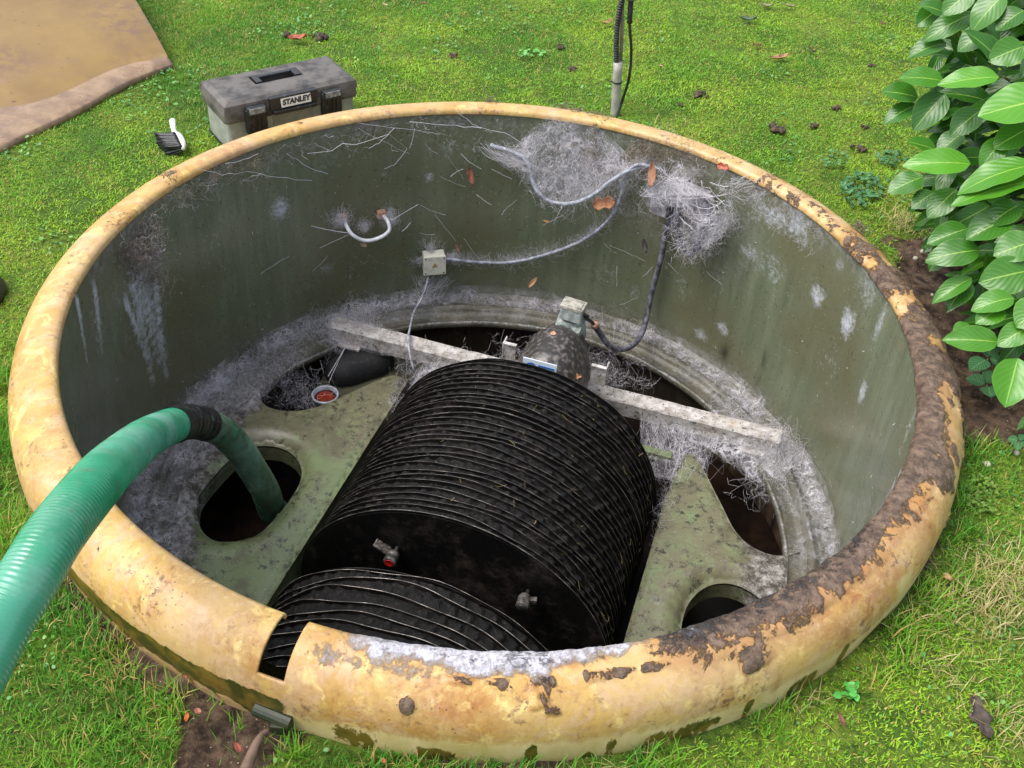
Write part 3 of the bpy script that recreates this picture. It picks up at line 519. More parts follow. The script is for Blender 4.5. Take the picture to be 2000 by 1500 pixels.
cable('thin_cable', TC, .0035, M_CABW, 'thin dusty cable hanging from below the cream box across the beam', 'cable')
q = onwall(1342, 385, .965); fr = wallframe(q)
CB = thing('control_box', q-UP*.07, 'pale web-covered box hung on the wall below the right part of the far rim', 'control box')
M_LILAC = simple('web_greyed_plastic', lin(112, 108, 112), lin(160, 156, 162), .8, 30, .4)
MB().box(q, (.070, .040, .022), fr, .008).build('box_body', M_LILAC, CB); MB().box(q+fr[0]*.078+fr[2]*.02-UP*.03, (.018, .078, .008), fr, .006).build('side_flap', M_LILAC, CB); MB().box(q-fr[0]*.075-UP*.055+fr[2]*.012, (.03, .026, .022), fr, .006).build('gland_block', M_LILAC, CB)
CA = [W(1313, 392, .955), W(1309, 420, .965), W(1300, 460, .975), W(1292, 500, .98), W(1283, 535, .98), W(1271, 580, .98), W(1264, 615, .97), at(1255, 648, -.655), at(1238, 672, -.63), at(1215, 682, -.60), at(1192, 677, -.57), at(1176, 657, -.53), at(1163, 638, -.48)]
cable('conduit', CA, .0098, M_COND, 'long corrugated grey conduit running down the wall and round to the motor', 'conduit', ribs=.0065)
cable('motor_lead', [at(1165, 641, -.485), at(1155, 628, -.46), at(1140, 620, -.43), rot(.085, .54, -.40), rot(.068, .54, -.395)], .0055, M_CABK, 'short black lead entering the side of the motor terminal box', 'cable')
tag(rehome(MB().lathe([(.011, -.01), (.013, -.004), (.013, .006), (.010, .012)], at(1162, 635, -.478), nrm(at(1176, 657, -.53)-at(1163, 638, -.48)), 16).build('cable_gland', M_RUST, None, True)), 'rust-orange collar where the corrugated conduit ends beside the motor', 'cable gland')
cable('conduit_loop', [W(1326, 395, .93), W(1321, 425, .93), W(1325, 455, .93), W(1334, 482, .93), W(1349, 495, .93), W(1363, 480, .93), W(1373, 450, .93), W(1378, 420, .93), W(1376, 390, .935)], .0098, M_COND, 'short hanging loop of corrugated conduit under the web-covered box', 'conduit', ribs=.0065)
# cross bar at the right-hand deck tip, dark duct in the left opening, cup of rusty water
MB().box((at(1255, 873, ZD)+at(1308, 890, ZD))/2-UP*.01, (.05, .014, .012), FR, .004).build('cross_bar', M_DECK, TANK)
MB().tube(spline([at(640, 742, -.80), at(665, 728, -.79), at(700, 716, -.79), at(735, 706, -.79), at(765, 700, -.80)], .01), np.interp(np.linspace(0, 1, len(spline([at(640, 742, -.80), at(665, 728, -.79), at(700, 716, -.79), at(735, 706, -.79), at(765, 700, -.80)], .01))), [0, .08, .25, .75, .93, 1], [.02, .048, .062, .06, .045, .02]), 28).build('dark_duct', simple('black_duct', lin(20, 20, 20), lin(54, 54, 56), .7, 60, .4, lo=.5, hi=.8), TANK, True)
q = at(635, 770, -.752); CU_ = thing('sample_cup', q-UP*.05, 'round clear-rimmed cup of rusty red water in the left opening beneath the deck', 'cup')
MB().lathe([(.034, -.05), (.040, -.012), (.043, -.010), (.044, 0), (.041, .003), (.038, 0), (.035, -.012)], q, UP, 40, False).build('cup_body', simple('milky_plastic', lin(176, 180, 190), lin(130, 134, 146), .25, 40), CU_, True)
MB().lathe([(.036, -.012), (.02, -.0115), (.001, -.011)], q, UP, 40).build('cup_contents', simple('rusty_water', lin(128, 44, 22), lin(70, 36, 28), .15, 30), CU_, True)
MB().box(rot(-.56, .50, -.82), (.20, .16, .006), FR).build('lower_shelf', M_LEDGE, TANK)

# =================================================================== HOSE
HP = [(548, 1010, 3.24), (532, 997, 3.16), (518, 958, 3.05), (493, 916, 2.98), (465, 874, 2.9), (424, 838, 2.78), (367, 824, 2.62), (297, 849, 2.25), (232, 899, 1.87), (180, 953, 1.68), (106, 1047, 1.57), (50, 1138, 1.52), (0, 1218, 1.50), (-64, 1340, 1.47), (-160, 1510, 1.42), (-320, 1790, 1.4)]
HPt = [away(*h) for h in HP]; bot = HPt[0]+np.array([.02, .02, -.22]); HPt = [bot]+HPt+[HPt[-1]+np.array([-.1, -.3, -.15]), HPt[-1]+np.array([-.2, -.7, -.45])]
HS = thing('suction_hose', HPt[0], 'thick ribbed green suction hose reaching over the rim into the left deck opening', 'hose')
m = NT('green_ribbed_hose', .42)
c = m.mix(m.ramp(m.noise(7, 5), .35, .65), lin(20, 122, 84), lin(48, 148, 110)); c = m.mix(m.math('MULTIPLY', m.ramp(m.noise(4, 3), .45, .6), .5), c, lin(84, 150, 130))
dz = m.node('ShaderNodeSeparateXYZ'); m.L(m.co, dz.inputs[0]); wet = m.ramp(dz.outputs[1], .52, .78)   # the part that has been in the tank is stained
c = m.mix(m.math('MULTIPLY', m.mask(0), m.ramp(m.noise(16, 6, .65), .15, .5)), c, lin(76, 98, 74)); c = m.mix(m.math('MULTIPLY', m.mask(0), m.ramp(m.noise(24, 5, .7), .52, .62)), c, lin(50, 74, 56)); c = m.mix(m.ramp(m.noise(18, 4, .6), .72, .76), c, lin(84, 86, 58)); c = m.mix(m.math('MULTIPLY', m.ramp(m.noise(9, 8, .75), .5, .66), .5), c, lin(92, 124, 100))
c = m.mix(m.math('MULTIPLY', m.ramp(m.noise(13, 9, .8, dist=.5), .57, .64), .6), c, lin(88, 96, 70)); c = m.mix(m.math('MULTIPLY', m.ramp(m.noise(5, 6, .7), .45, .65), .35), c, lin(120, 168, 150)); m.color(c); m.rough(m.ramp(m.noise(20, 5), .2, 1.3)); m.bump(m.noise(80, 4), .1, .002); M_HOSE = m.m
P = spline(HPt, .0013); L = np.cumsum(np.r_[0, np.linalg.norm(np.diff(P, axis=0), axis=1)]); rad = .0405*(1+.017*np.sin(L*2*PI/.0072)); V, Fc = tube_arr(P, rad, 48)
itape = int(np.argmin(np.linalg.norm(P-away(367, 824, 2.62), axis=1))); used = sm(itape+60, itape-60, np.arange(len(P)))
mesh('hose_body', V, Fc, M_HOSE, HS, True, np.repeat(used, 48)[:, None])
_d = P-CAM; _u = 1000+F*(_d@CR)/(_d@FW); _r = np.where((_u > 336) & (_u < 404) & (_d@FW > 1.9) & (np.arange(len(P)) < itape+400) & (np.arange(len(P)) > itape-120))[0]; k0, k1 = _r.min(), _r.max(); Pt = P[k0:k1]; tt = np.linspace(0, 1, len(Pt)); 
V, Fc = tube_arr(Pt, .0428+.0012*np.sin(tt*26)*np.sin(tt*9)+.0008*np.sin(tt*60), 48); V += (fbm(V, 70, 3)[:, None]-.5)*.004
mesh('tape_band', V, Fc, simple('black_tape', lin(18, 18, 19), lin(64, 62, 60), .4, 120, .4, lo=.5, hi=.75), HS, True)

# =================================================================== LAWN
def soilmask(X, Y):
    P = np.stack([X, Y, 0*X], -1); n = fbm(P, 7, 4, 41); r = np.hypot(X, Y); a = np.degrees(np.arctan2(Y, X))
    s = sm(.10, -.12, r-1.125+(.5-n)*.12)*.9
    d1 = np.maximum((.74+.35*(X-1.15))-Y, -9); bed = sm(0, .18, (Y+.30-.25*(X-1.2))+.25*(n-.5))*sm(0, .16, .66+.75*(X-1.1)-Y+.3*(n-.5))*sm(1.0, 1.1, X)
    s = np.maximum(s, bed)
    wd_ = 1.11+.20*np.exp(-((a+109)/4.5)**2)+.02*np.exp(-((a+119)/5)**2); st = sm(.03, -.03, r-wd_+(.5-n)*.12)*sm(-138, -128, a)*sm(-98, -104, a); s = np.maximum(s, st)
    return s
def barepatch(X, Y):      # worm-cast flecks and thin spots
    P = np.stack([X, Y, 0*X], -1); return sm(.68, .74, fbm(P, 13, 3, 77))
rs = np.concatenate([np.linspace(1.088, 1.6, 64), np.linspace(1.61, 3.6, 130), np.geomspace(3.7, 80, 40)]); ta = np.arange(720)*2*PI/720; TA, RS = np.meshgrid(ta, rs); X, Y = RS*np.cos(TA), RS*np.sin(TA)
P = np.stack([X, Y, 0*X], -1); S = soilmask(X, Y); Z = ZG+.020*(fbm(P, 3, 3, 5)-.5)+.010*(fbm(P, 14, 3, 6)-.5)-.01*S+.022*S*(fbm(P, 22, 4, 61)-.5); Z = Z+.006*sm(1.15, 1.09, RS)
m = NT('lawn_moss_and_soil', .85, .2)
mo = m.mix(m.ramp(m.noise(3.2, 5, .6), .38, .62), lin(70, 98, 32), lin(112, 130, 44)); mo = m.mix(m.ramp(m.noise(70, 6, .7), .4, .65), mo, lin(54, 76, 24)); mo = m.mix(m.ramp(m.noise(11, 5, .7), .66, .74), mo, lin(122, 104, 66))
so_ = m.mix(m.ramp(m.noise(28, 8, .7), .35, .68), lin(42, 32, 26), lin(112, 92, 74)); so_ = m.mix(m.ramp(m.voro(60), .10, .07), so_, lin(170, 160, 140))
c = m.mix(m.ramp(m.math('ADD', m.mask(0), m.math('MULTIPLY', m.math('SUBTRACT', m.noise(20, 6, .7), .5), .7)), .42, .58), mo, so_); m.color(c); m.bump(m.noise(50, 8, .7), 1.0, .012); M_LAWN = m.m
tag(mesh('ground', np.stack([X, Y, Z], -1).reshape(-1, 3), gridf(len(rs), 720, True), M_LAWN, None, True, S.reshape(-1, 1)), kind='structure')

def inview(P, mg=330):
    d = P-CAM; k = d@FW; u = 1000+F*(d@CR)/k; v = 750-F*(d@CU)/k; return (u > -mg) & (u < 2000+mg) & (v > -mg) & (v < 1500+mg) & (k > .2)
def groundz(X, Y):
    P = np.stack([X, Y, 0*X], -1); S = soilmask(X, Y); return ZG+.020*(fbm(P, 3, 3, 5)-.5)+.010*(fbm(P, 14, 3, 6)-.5)-.01*S
def blades(N, hmin, hmax, wid, sel, seed, name, label, mat, lean=.9):
    r_ = np.random.default_rng(seed); X = r_.uniform(-2.75, 3.2, N); Y = r_.uniform(-1.75, 3.5, N); P = np.stack([X, Y, 0*X+ZG], -1)
    k = inview(P) & (np.hypot(X, Y) > 1.112); X, Y, P = X[k], Y[k], P[k]; pr, hs = sel(X, Y, P); k = r_.random(len(X)) < pr; X, Y, P, hs = X[k], Y[k], P[k], hs[k]; n = len(X)
    P[:, 2] = groundz(X, Y)-.003; h = r_.uniform(hmin, hmax, n)*hs*(.6+.8*fbm(P, 8, 2, 3)); a = r_.uniform(0, 2*PI, n)+2.5*(fbm(P, 4, 2, 8)-.5)*2; L = np.stack([np.cos(a), np.sin(a), 0*a], -1); le = r_.uniform(.25, 1, n)*lean
    Wd = np.stack([-np.sin(a+r_.normal(0, .5, n)), np.cos(a), 0*a], -1)*(wid*r_.uniform(.6, 1.3, n))[:, None]/2
    V = np.zeros((n, 6, 3), np.float32)
    for j, (t, ww) in enumerate(((0, 1), (.55, .8), (1, .12))):
        c = P+L*(h*le*t**1.7)[:, None]+UP*(h*(t-.35*le*t*t))[:, None]; V[:, 2*j] = c-Wd*ww; V[:, 2*j+1] = c+Wd*ww
    b = (np.arange(n)*6)[:, None]; Fc = np.stack([b+[0, 1, 3, 2], b+[2, 3, 5, 4]], 1).reshape(-1, 4)
    c = np.zeros((n, 6, 4), np.float32); c[..., 0] = r_.random(n)[:, None]; c[..., 1] = r_.random(n)[:, None]; c[:, 0:2, 2] = 0; c[:, 2:4, 2] = .5; c[:, 4:, 2] = 1
    return tag(mesh(name, V.reshape(-1, 3), Fc, mat, None, False, c.reshape(-1, 4)), label, 'grass' if 'grass' in name else 'moss', kind='stuff')
def grassmat(name, a, b, cdry, dry):
    m = NT(name, .5, .35); n1 = m.ramp(m.noise(2.6, 7, .7), .40, .60)
    c = m.mix(n1, a, b); c = m.mix(m.math('MULTIPLY', m.ramp(m.noise(9, 6, .7), .50, .66), .55), c, lin(52, 104, 44)); c = m.mix(m.math('MULTIPLY', m.ramp(m.noise(5, 6, .75), .56, .68), .5), c, lin(168, 178, 62)); c = m.mix(m.math('MULTIPLY', m.mask(0), .5), c, lin(96, 150, 40)); c = m.mix(m.ramp(m.math('ADD', m.mask(1), m.math('MULTIPLY', m.noise(6, 4, .6), 1.0)), dry, dry+.08), c, cdry)
    m.color(c); m.inp(m.b, 'Subsurface Weight', 0.0); t = m.node('ShaderNodeBsdfTranslucent'); m.L(c, t.inputs[0]); mx = m.node('ShaderNodeMixShader'); mx.inputs[0].default_value = .3; m.L(m.b.outputs[0], mx.inputs[1]); m.L(t.outputs[0], mx.inputs[2]); m.L(mx.outputs[0], m.t.nodes['Material Output'].inputs[0]); return m.m
M_GRASS = grassmat('lawn_grass', lin(76, 144, 46), lin(124, 180, 52), lin(186, 166, 100), 1.30); M_MOSS = grassmat('lawn_moss', lin(112, 168, 36), lin(162, 200, 48), lin(170, 156, 80), 1.36)
def mossy(X, Y, P): return sm(.44, .56, fbm(P, 1.6, 3, 12)+.10*np.clip(X*.6, -1, 1.2)+.06*(Y > 0))
def sel_grass(X, Y, P):
    S = soilmask(X, Y); mm = mossy(X, Y, P); return np.clip((1-.75*mm)*(1-S*1.25)*(1-.8*barepatch(X, Y)), 0, 1), (1-.45*mm)*np.where(Y < 0, 1.15, .8)
def sel_moss(X, Y, P):
    S = soilmask(X, Y); mm = mossy(X, Y, P); return np.clip((.25+.75*mm)*(1-S*1.15)*(1-.85*barepatch(X, Y)), 0, 1), .6+.4*mm
blades(1300000, .011, .027, .0023, sel_grass, 3, 'lawn_grass', 'short green lawn grass growing round the tank', M_GRASS)
blades(1000000, .006, .015, .0034, sel_moss, 4, 'lawn_moss', 'bright yellow-green moss growing through the lawn', M_MOSS, 1.3)
M_DRY = grassmat('dry_grass', lin(176, 156, 104), lin(150, 132, 84), lin(196, 180, 130), .9)
DRYP = [at(1960, 1130, ZG), at(1990, 1190, ZG), at(1930, 1200, ZG), at(1770, 440, ZG), at(1560, 1330, ZG), at(1200, 1480, ZG), at(1850, 1330, ZG), at(1990, 1430, ZG), at(1820, 1180, ZG), at(1300, 265, ZG), at(100, 1180, ZG)]
def sel_dry(X, Y, P):
    pr = 0*X
    for i, q in enumerate(DRYP): pr = np.maximum(pr, (.9 if i < 4 else .35)*np.exp(-((X-q[0])**2+(Y-q[1])**2)/(.07 if i < 3 else .05)**2))
    return np.clip(pr, 0, 1), 1+0*X
blades(900000, .02, .05, .0022, sel_dry, 5, 'dry_grass', 'straw-coloured dead grass lying in the lawn right of the tank', M_DRY, 1.6)
# longer tufts against the skirt
def sel_edge(X, Y, P):
    r = np.hypot(X, Y); a = np.degrees(np.arctan2(Y, X)); n = fbm(P, 9, 3, 90); S = soilmask(X, Y); return sm(1.24, 1.14, r)*sm(.47, .6, n)*(Y < -.2)*(1-.9*(S > .97)), 1+0*X
blades(900000, .03, .065, .0026, sel_edge, 6, 'edge_grass', 'longer grass tufts against the foot of the tank skirt', M_GRASS, .8)

# =================================================================== TOOLBOX
def zvert(base, py):                # height above base at which the vertical through base is seen at row py
    lo, hi = -.5, 2.5
    for _ in range(50):
        mid = (lo+hi)/2; d = np.array([base[0], base[1], mid])-CAM; v = 750-F*(d@CU)/(d@FW)
        if v > py: lo = mid
        else: hi = mid
    return lo
tx = math.radians(36.5); BX = np.array([math.cos(tx), math.sin(tx), 0]); BY = np.array([math.sin(tx), -math.cos(tx), 0]); BF = np.array([BX, BY, UP]); BC = np.array([-.766, 1.066, ZG])
BF[1] = BY; 
TBX = thing('toolbox', BC, 'grey and black dusty plastic toolbox on the grass behind the rim', 'toolbox')
M_BODY = simple('dusty_silver_box', lin(128, 132, 126), lin(156, 158, 150), .45, 30, .1); M_LID = simple('dusty_black_lid', lin(48, 47, 47), lin(92, 88, 84), .6, 22, .25, lo=.3, hi=.6); M_BLK = simple('black_box_plastic', lin(30, 31, 33), lin(66, 68, 70), .4, 60, .1, lo=.5, hi=.8)
def tp(x, y, z): return BC+BX*x+BY*y+UP*z
def tbox(mb, x, y, z, hx, hy, hz, b=.004): return mb.box(tp(x, y, z), (hx, hy, hz), BF, b)
H0 = zvert(BC+BY*-.08, 140)-ZG; H0 = .178
tbox(MB(), 0, 0, .060, .216, .094, .060, .014).build('box_body', M_BODY, TBX); tbox(MB(), 0, 0, .006, .219, .097, .006, .012).build('base_rim', M_BLK, TBX)
ld = MB(); tbox(ld, 0, 0, .128, .226, .104, .018, .016)
V = [tp(x, y, z) for (hx, hy, z) in ((.226, .104, .144), (.222, .100, .168), (.205, .086, H0)) for (x, y) in ((-hx, -hy), (hx, -hy), (hx, hy), (-hx, hy))]
# lid top with a recess: frame of quads round the handle well
rx, ry = .082, .030; yo = -.02
V += [tp(x, y+yo, H0) for x, y in ((-rx, -ry), (rx, -ry), (rx, ry), (-rx, ry))]+[tp(x*.95, y*.9+yo, H0-.03) for x, y in ((-rx, -ry), (rx, -ry), (rx, ry), (-rx, ry))]
Fq = [(j*4+i, j*4+(i+1) % 4, (j+1)*4+(i+1) % 4, (j+1)*4+i) for j in range(4) for i in range(4)]+[(16, 17, 18, 19)]
ld.add(V, Fq); lid_o = ld.build('lid', M_LID, TBX)
hd = MB(); tbox(hd, 0, -.038, H0-.003, .055, .008, .006, .004); tbox(hd, -.066, -.022, H0-.001, .010, .026, .004, .003); tbox(hd, .066, -.022, H0-.001, .010, .026, .004, .003); hd.build('carry_handle', M_BLK, TBX)
for x in (-.128, .128):
    lt = MB(); tbox(lt, x, .106, .112, .034, .012, .040, .005); tbox(lt, x, .112, .146, .030, .014, .014, .005)
    for k in (-.5, 0, .5): tbox(lt, x+k*.03, .1195, .108, .002, .002, .034, .001)
    l_ = lt.build('latch', M_BLK, TBX); tbox(MB(), x, .122, .150, .026, .006, .009, .002).build('latch_cap', simple('worn_grey_latch', lin(90, 94, 94), lin(140, 146, 144), .35, 90, .1), l_)
fp = MB(); tbox(fp, 0, .103, .150, .080, .010, .022, .004); tbox(fp, 0, .112, .126, .072, .012, .006, .004); fp.build('front_panel', M_BLK, TBX)
tilt = nrm(BY+UP*.22); upv = nrm(np.cross(BX, tilt)); upv = upv if upv[2] > 0 else -upv
pc = tp(.005, .1145, .152); pl_ = MB().box(pc, (.050, .0015, .0140), np.array([BX, tilt, upv])).build('name_plate', simple('silver_plate', lin(196, 196, 190), None, .4), TBX)
def text(word, size, c, xa, ya, na, mat, name, parent, shear=.2, off=.0006, ext=.0004):
    cu = bpy.data.curves.new(name, 'FONT'); cu.body = word; cu.size = size; cu.shear = shear; cu.align_x = 'CENTER'; cu.align_y = 'CENTER'; cu.extrude = ext; cu.offset = off
    to = bpy.data.objects.new('tmp', cu); col.objects.link(to); dg = bpy.context.evaluated_depsgraph_get(); me = bpy.data.meshes.new_from_object(to.evaluated_get(dg)); bpy.data.objects.remove(to)
    V = np.zeros(len(me.vertices)*3); me.vertices.foreach_get('co', V); V = V.reshape(-1, 3); Fc = [tuple(p.vertices) for p in me.polygons]
    return mesh(name, c+V[:, :1]*xa+V[:, 1:2]*ya+V[:, 2:3]*na, Fc, mat, parent, False)
text('STANLEY', .0222, pc+tilt*.002, BX, upv, tilt, M_BLK, 'plate_lettering', pl_, off=.0012)
text('STANLEY', .0200, tp(.005, .0948, .098), BX, UP, BY, simple('embossed_grey', lin(176, 178, 172), None, .4), 'body_lettering', TBX, 0, 0)
tbox(MB(), .0, .0945, .085, .07, .0015, .034, .002).build('front_inset', simple('dull_grey_inset', lin(120, 122, 114), lin(134, 136, 126), .5, 40), TBX)

# =================================================================== BRUSH
BR = thing('hand_brush', at(340, 268, ZG), 'white-handled brush with black bristles lying on the grass left of the toolbox', 'brush')
hz = ZG+.038; HB = spline([at(337, 233, ZG+.05), at(338, 246, ZG+.046), at(341, 258, hz), at(350, 266, hz), at(356, 277, hz), at(358, 291, hz-.006)], .004); wr = np.interp(np.linspace(0, 1, len(HB)), [0, .06, .2, .42, .55, .9, 1], [.005, .011, .009, .007, .010, .010, .006])
MB().tube(HB, wr, 14).build('brush_handle', simple('white_brush_plastic', lin(226, 228, 228), lin(206, 208, 204), .3, 40), BR, True)
bm_ = MB(); a0, a1 = at(342, 264, hz), at(356, 291, hz-.006); b0, b1 = at(304, 268, ZG+.025), at(326, 296, ZG+.012)
for i in range(16):
    for j in range(4):
        t = (i+.5)/16; A = a0+(a1-a0)*t+UP*(j-1.5)*.006; B = b0+(b1-b0)*(t*1.0)+UP*((j-1.5)*.010)+rng.normal(0, .002, 3); bm_.tube(spline([A, (A+B)/2+rng.normal(0, .001, 3), B], .01), .0042, 6)
bm_.build('bristles', simple('black_bristle', lin(10, 10, 12), lin(28, 29, 33), .4, 200), BR, True)

# =================================================================== REMOVED COVER
CV = thing('tank_cover', at(100, 120, ZG), 'large tan glassfibre cover with a pinkish flange lying on the lawn', 'cover')
ed = [(338, 127), (318, 133), (290, 143), (255, 158), (215, 178), (170, 205), (120, 230), (60, 258), (0, 288), (-80, 322), (-160, 350)]
ins = [(326, 110), (300, 116), (262, 122), (222, 134), (185, 150), (140, 172), (95, 190), (45, 203), (0, 208), (-80, 226), (-160, 250)]
EO = spline([at(x, y, ZG+.02) for x, y in ed], .02); EI = spline([at(x, y, ZG+.035) for x, y in ins], .02); k = 90
def rs_(P, k): L = np.r_[0, np.cumsum(np.linalg.norm(np.diff(P, axis=0), axis=1))]; return np.column_stack([np.interp(np.linspace(0, L[-1], k), L, P[:, i]) for i in range(3)])
EO, EI = rs_(EO, k), rs_(EI, k); side0 = at(338, 127, ZG+.02); side1 = at(255, -12, ZG+.10); sdir = (side1-side0)
far0 = side0+sdir*2.4; 
rows = [EO-UP*.03, EO, EO*.94+EI*.06+UP*.002, EO*.5+EI*.5+UP*.002, EI*.94+EO*.06]
for t in np.linspace(0, 1, 40)[0:]:
    top_ = np.linspace(0, 1, k)[:, None]; tgt = EI+sdir*2.2+top_*np.array([-.3, .2, 0]); R_ = EI*(1-t)+tgt*t
    R_[:, 2] = EI[:, 2]+.012*(1-math.exp(-t*14))+.20*t; ee = np.linspace(0, 1, k); R_[:, 2] -= .006*np.exp(-(ee/.05)**2)
    s_ = side0+sdir*(2.3*t+.12); wgt = np.exp(-(ee/.03)**2)[:, None]; R_[:, :2] = R_[:, :2]*(1-wgt)+s_[:2]*wgt; rows.append(R_)
V = np.array(rows); V[..., 2] += .004*(fbm(V, 5, 3, 3)-.5)+.002*(fbm(V, 20, 3, 3)-.5); fl = np.zeros(V.shape[:2]); fl[:5] = 1
m = NT('tan_gelcoat', .35); c = m.mix(m.ramp(m.noise(4, 6, .6), .3, .7), lin(136, 110, 60), lin(118, 92, 50)); pk = m.mix(m.ramp(m.noise(9, 7, .65, stretch=(1, 1, 1)), .4, .65), lin(150, 126, 98), lin(116, 94, 76))
c = m.mix(m.ramp(m.math('ADD', m.mask(0), m.math('MULTIPLY', m.math('SUBTRACT', m.noise(13, 6, .7), .5), .9)), .4, .6), c, pk); c = m.mix(m.ramp(m.noise(38, 5, .7), .65, .69), c, lin(84, 62, 44)); c = m.mix(m.ramp(m.voro(20), .07, .04), c, lin(60, 44, 32)); c = m.mix(m.math('MULTIPLY', m.ramp(m.noise(5, 8, .75, dist=1), .55, .66), .45), c, lin(126, 98, 76)); c = m.mix(m.math('MULTIPLY', m.mask(1), m.ramp(m.noise(22, 6, .7), .4, .62)), c, lin(104, 78, 62)); m.color(c); m.bump(m.noise(14, 5), .25, .006)
ms = np.zeros(V.shape[:2]); 
for (x, y, r_, a_) in ((250, 40, .10, 1), (235, 25, .12, .8), (300, 100, .12, .8), (255, 85, .08, .6), (0, 110, .10, .9), (150, 165, .10, .7)): q = at(x, y, ZG+.1); ms = np.maximum(ms, a_*np.exp(-(((V-q)[..., :2]**2).sum(-1))/r_**2))
cvs = mesh('cover_shell', V.reshape(-1, 3), gridf(len(rows), k), m.m, CV, True, np.stack([fl, ms], -1).reshape(-1, 2)); md = cvs.modifiers.new('t', 'SOLIDIFY'); md.thickness = .008; md.offset = 1

# =================================================================== MARKER POLE WITH CABLES
pb = at(1202, 224, ZG); PO = thing('cable_post', pb, 'grey plastic pipe standing behind the rim with black conduit rising from it', 'post')
zt = zvert(pb, 121); M_PIPE = simple('grey_pvc_pipe', lin(168, 166, 158), lin(140, 138, 128), .5, 30, .1)
def up_at(px, py, dy=0): b = pb.copy(); z = zvert(b, py); o = np.array([b[0], b[1]+dy, z]); d = o-CAM; u = 1000+F*(d@CR)/(d@FW); return o+CR*((px-u)/F*(d@FW))
pt = pb.copy(); pt[2] = zt; le = (pt-pb); tilt_ = up_at(1207, 121)-pt
MB().tube(np.linspace(pb-UP*.02, pt+tilt_, 8), .0158, 24).build('pipe', M_PIPE, PO, True)
MB().tube(np.linspace(pb+le*.62+tilt_*.6, pb+le*.62+tilt_*.6+UP*.006, 2), .0172, 24).box(pb+le*.64+tilt_*.6-CR*.022, (.006, .002, .002), None).build('cable_tie', M_CABK, PO, True)
cp_ = spline([up_at(1204, 135), up_at(1204, 115), up_at(1204, 80), up_at(1207, 40), up_at(1214, 5), up_at(1222, -30), up_at(1230, -120)], .0012); Lc = np.arange(len(cp_))*.0012
MB_ = tube_arr(cp_, .0100*(.9+.1*np.sign(np.sin(Lc*2*PI/.0085))*np.abs(np.sin(Lc*2*PI/.0085))**.5), 14); mesh('corrugated_conduit', MB_[0], MB_[1], simple('black_conduit', lin(30, 30, 32), lin(60, 60, 62), .4, 60), PO)
MB().tube([up_at(1212, 140, .01), up_at(1215, 60, .01), up_at(1219, -120, .01)], .006, 12).build('inner_rod', simple('tan_rod', lin(140, 130, 108), lin(110, 104, 90), .5, 30), PO, True)
MB().tube(spline([up_at(1196, 228, -.02), up_at(1204, 222, -.02), up_at(1216, 195), up_at(1229, 150), up_at(1233, 100), up_at(1230, 50), up_at(1231, 0), up_at(1232, -120)], .01), .0048, 10).build('black_cable', M_CABK, PO, True)
MB().tube(spline([up_at(1230, 45), up_at(1231, 20), up_at(1233, -5)], .01), .009, 12).build('cable_sleeve', M_CABK, PO, True)

# =================================================================== LAUREL BUSH
m = NT('laurel_leaf', .28, .5)
uvn = m.node('ShaderNodeUVMap'); sx = m.node('ShaderNodeSeparateXYZ'); m.L(uvn.outputs[0], sx.inputs[0]); U_, V_ = sx.outputs[0], sx.outputs[1]
ab = m.math('ABSOLUTE', m.math('SUBTRACT', V_, .5)); mid = m.ramp(ab, .030, .008)
ph = m.math('SUBTRACT', m.math('ADD', m.math('MULTIPLY', U_, 7.0), m.math('MULTIPLY', m.noise(9, 2), 1.2)), m.math('MULTIPLY', ab, 6.0)); fr_ = m.math('FRACT', ph); vd = m.math('ABSOLUTE', m.math('SUBTRACT', fr_, .5)); vein = m.math('MULTIPLY', m.ramp(vd, .10, .02), m.ramp(ab, .5, .3))
edge = m.ramp(ab, .455, .495)
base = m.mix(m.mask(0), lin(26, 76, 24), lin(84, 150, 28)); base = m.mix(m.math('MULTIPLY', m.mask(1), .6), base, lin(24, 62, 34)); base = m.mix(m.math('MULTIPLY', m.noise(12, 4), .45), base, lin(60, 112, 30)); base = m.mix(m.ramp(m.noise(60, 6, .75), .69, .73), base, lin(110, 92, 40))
c = m.mix(m.math('MULTIPLY', vein, .22), base, lin(120, 176, 60)); c = m.mix(m.math('MULTIPLY', mid, .6), c, lin(156, 190, 84)); c = m.mix(m.math('MULTIPLY', edge, .2), c, lin(140, 180, 80)); m.color(c)
hgt = m.math('SUBTRACT', m.math('MULTIPLY', m.ramp(vd, .0, .5), .5), m.math('MULTIPLY', mid, .6)); m.bump(hgt, .16, .003)
t = m.node('ShaderNodeBsdfTranslucent'); m.L(c, t.inputs[0]); mx = m.node('ShaderNodeMixShader'); mx.inputs[0].default_value = .18; m.L(m.b.outputs[0], mx.inputs[1]); m.L(t.outputs[0], mx.inputs[2]); m.L(mx.outputs[0], m.t.nodes['Material Output'].inputs[0]); M_LEAF = m.m
LV, LU, LF, LA = [], [], [], []
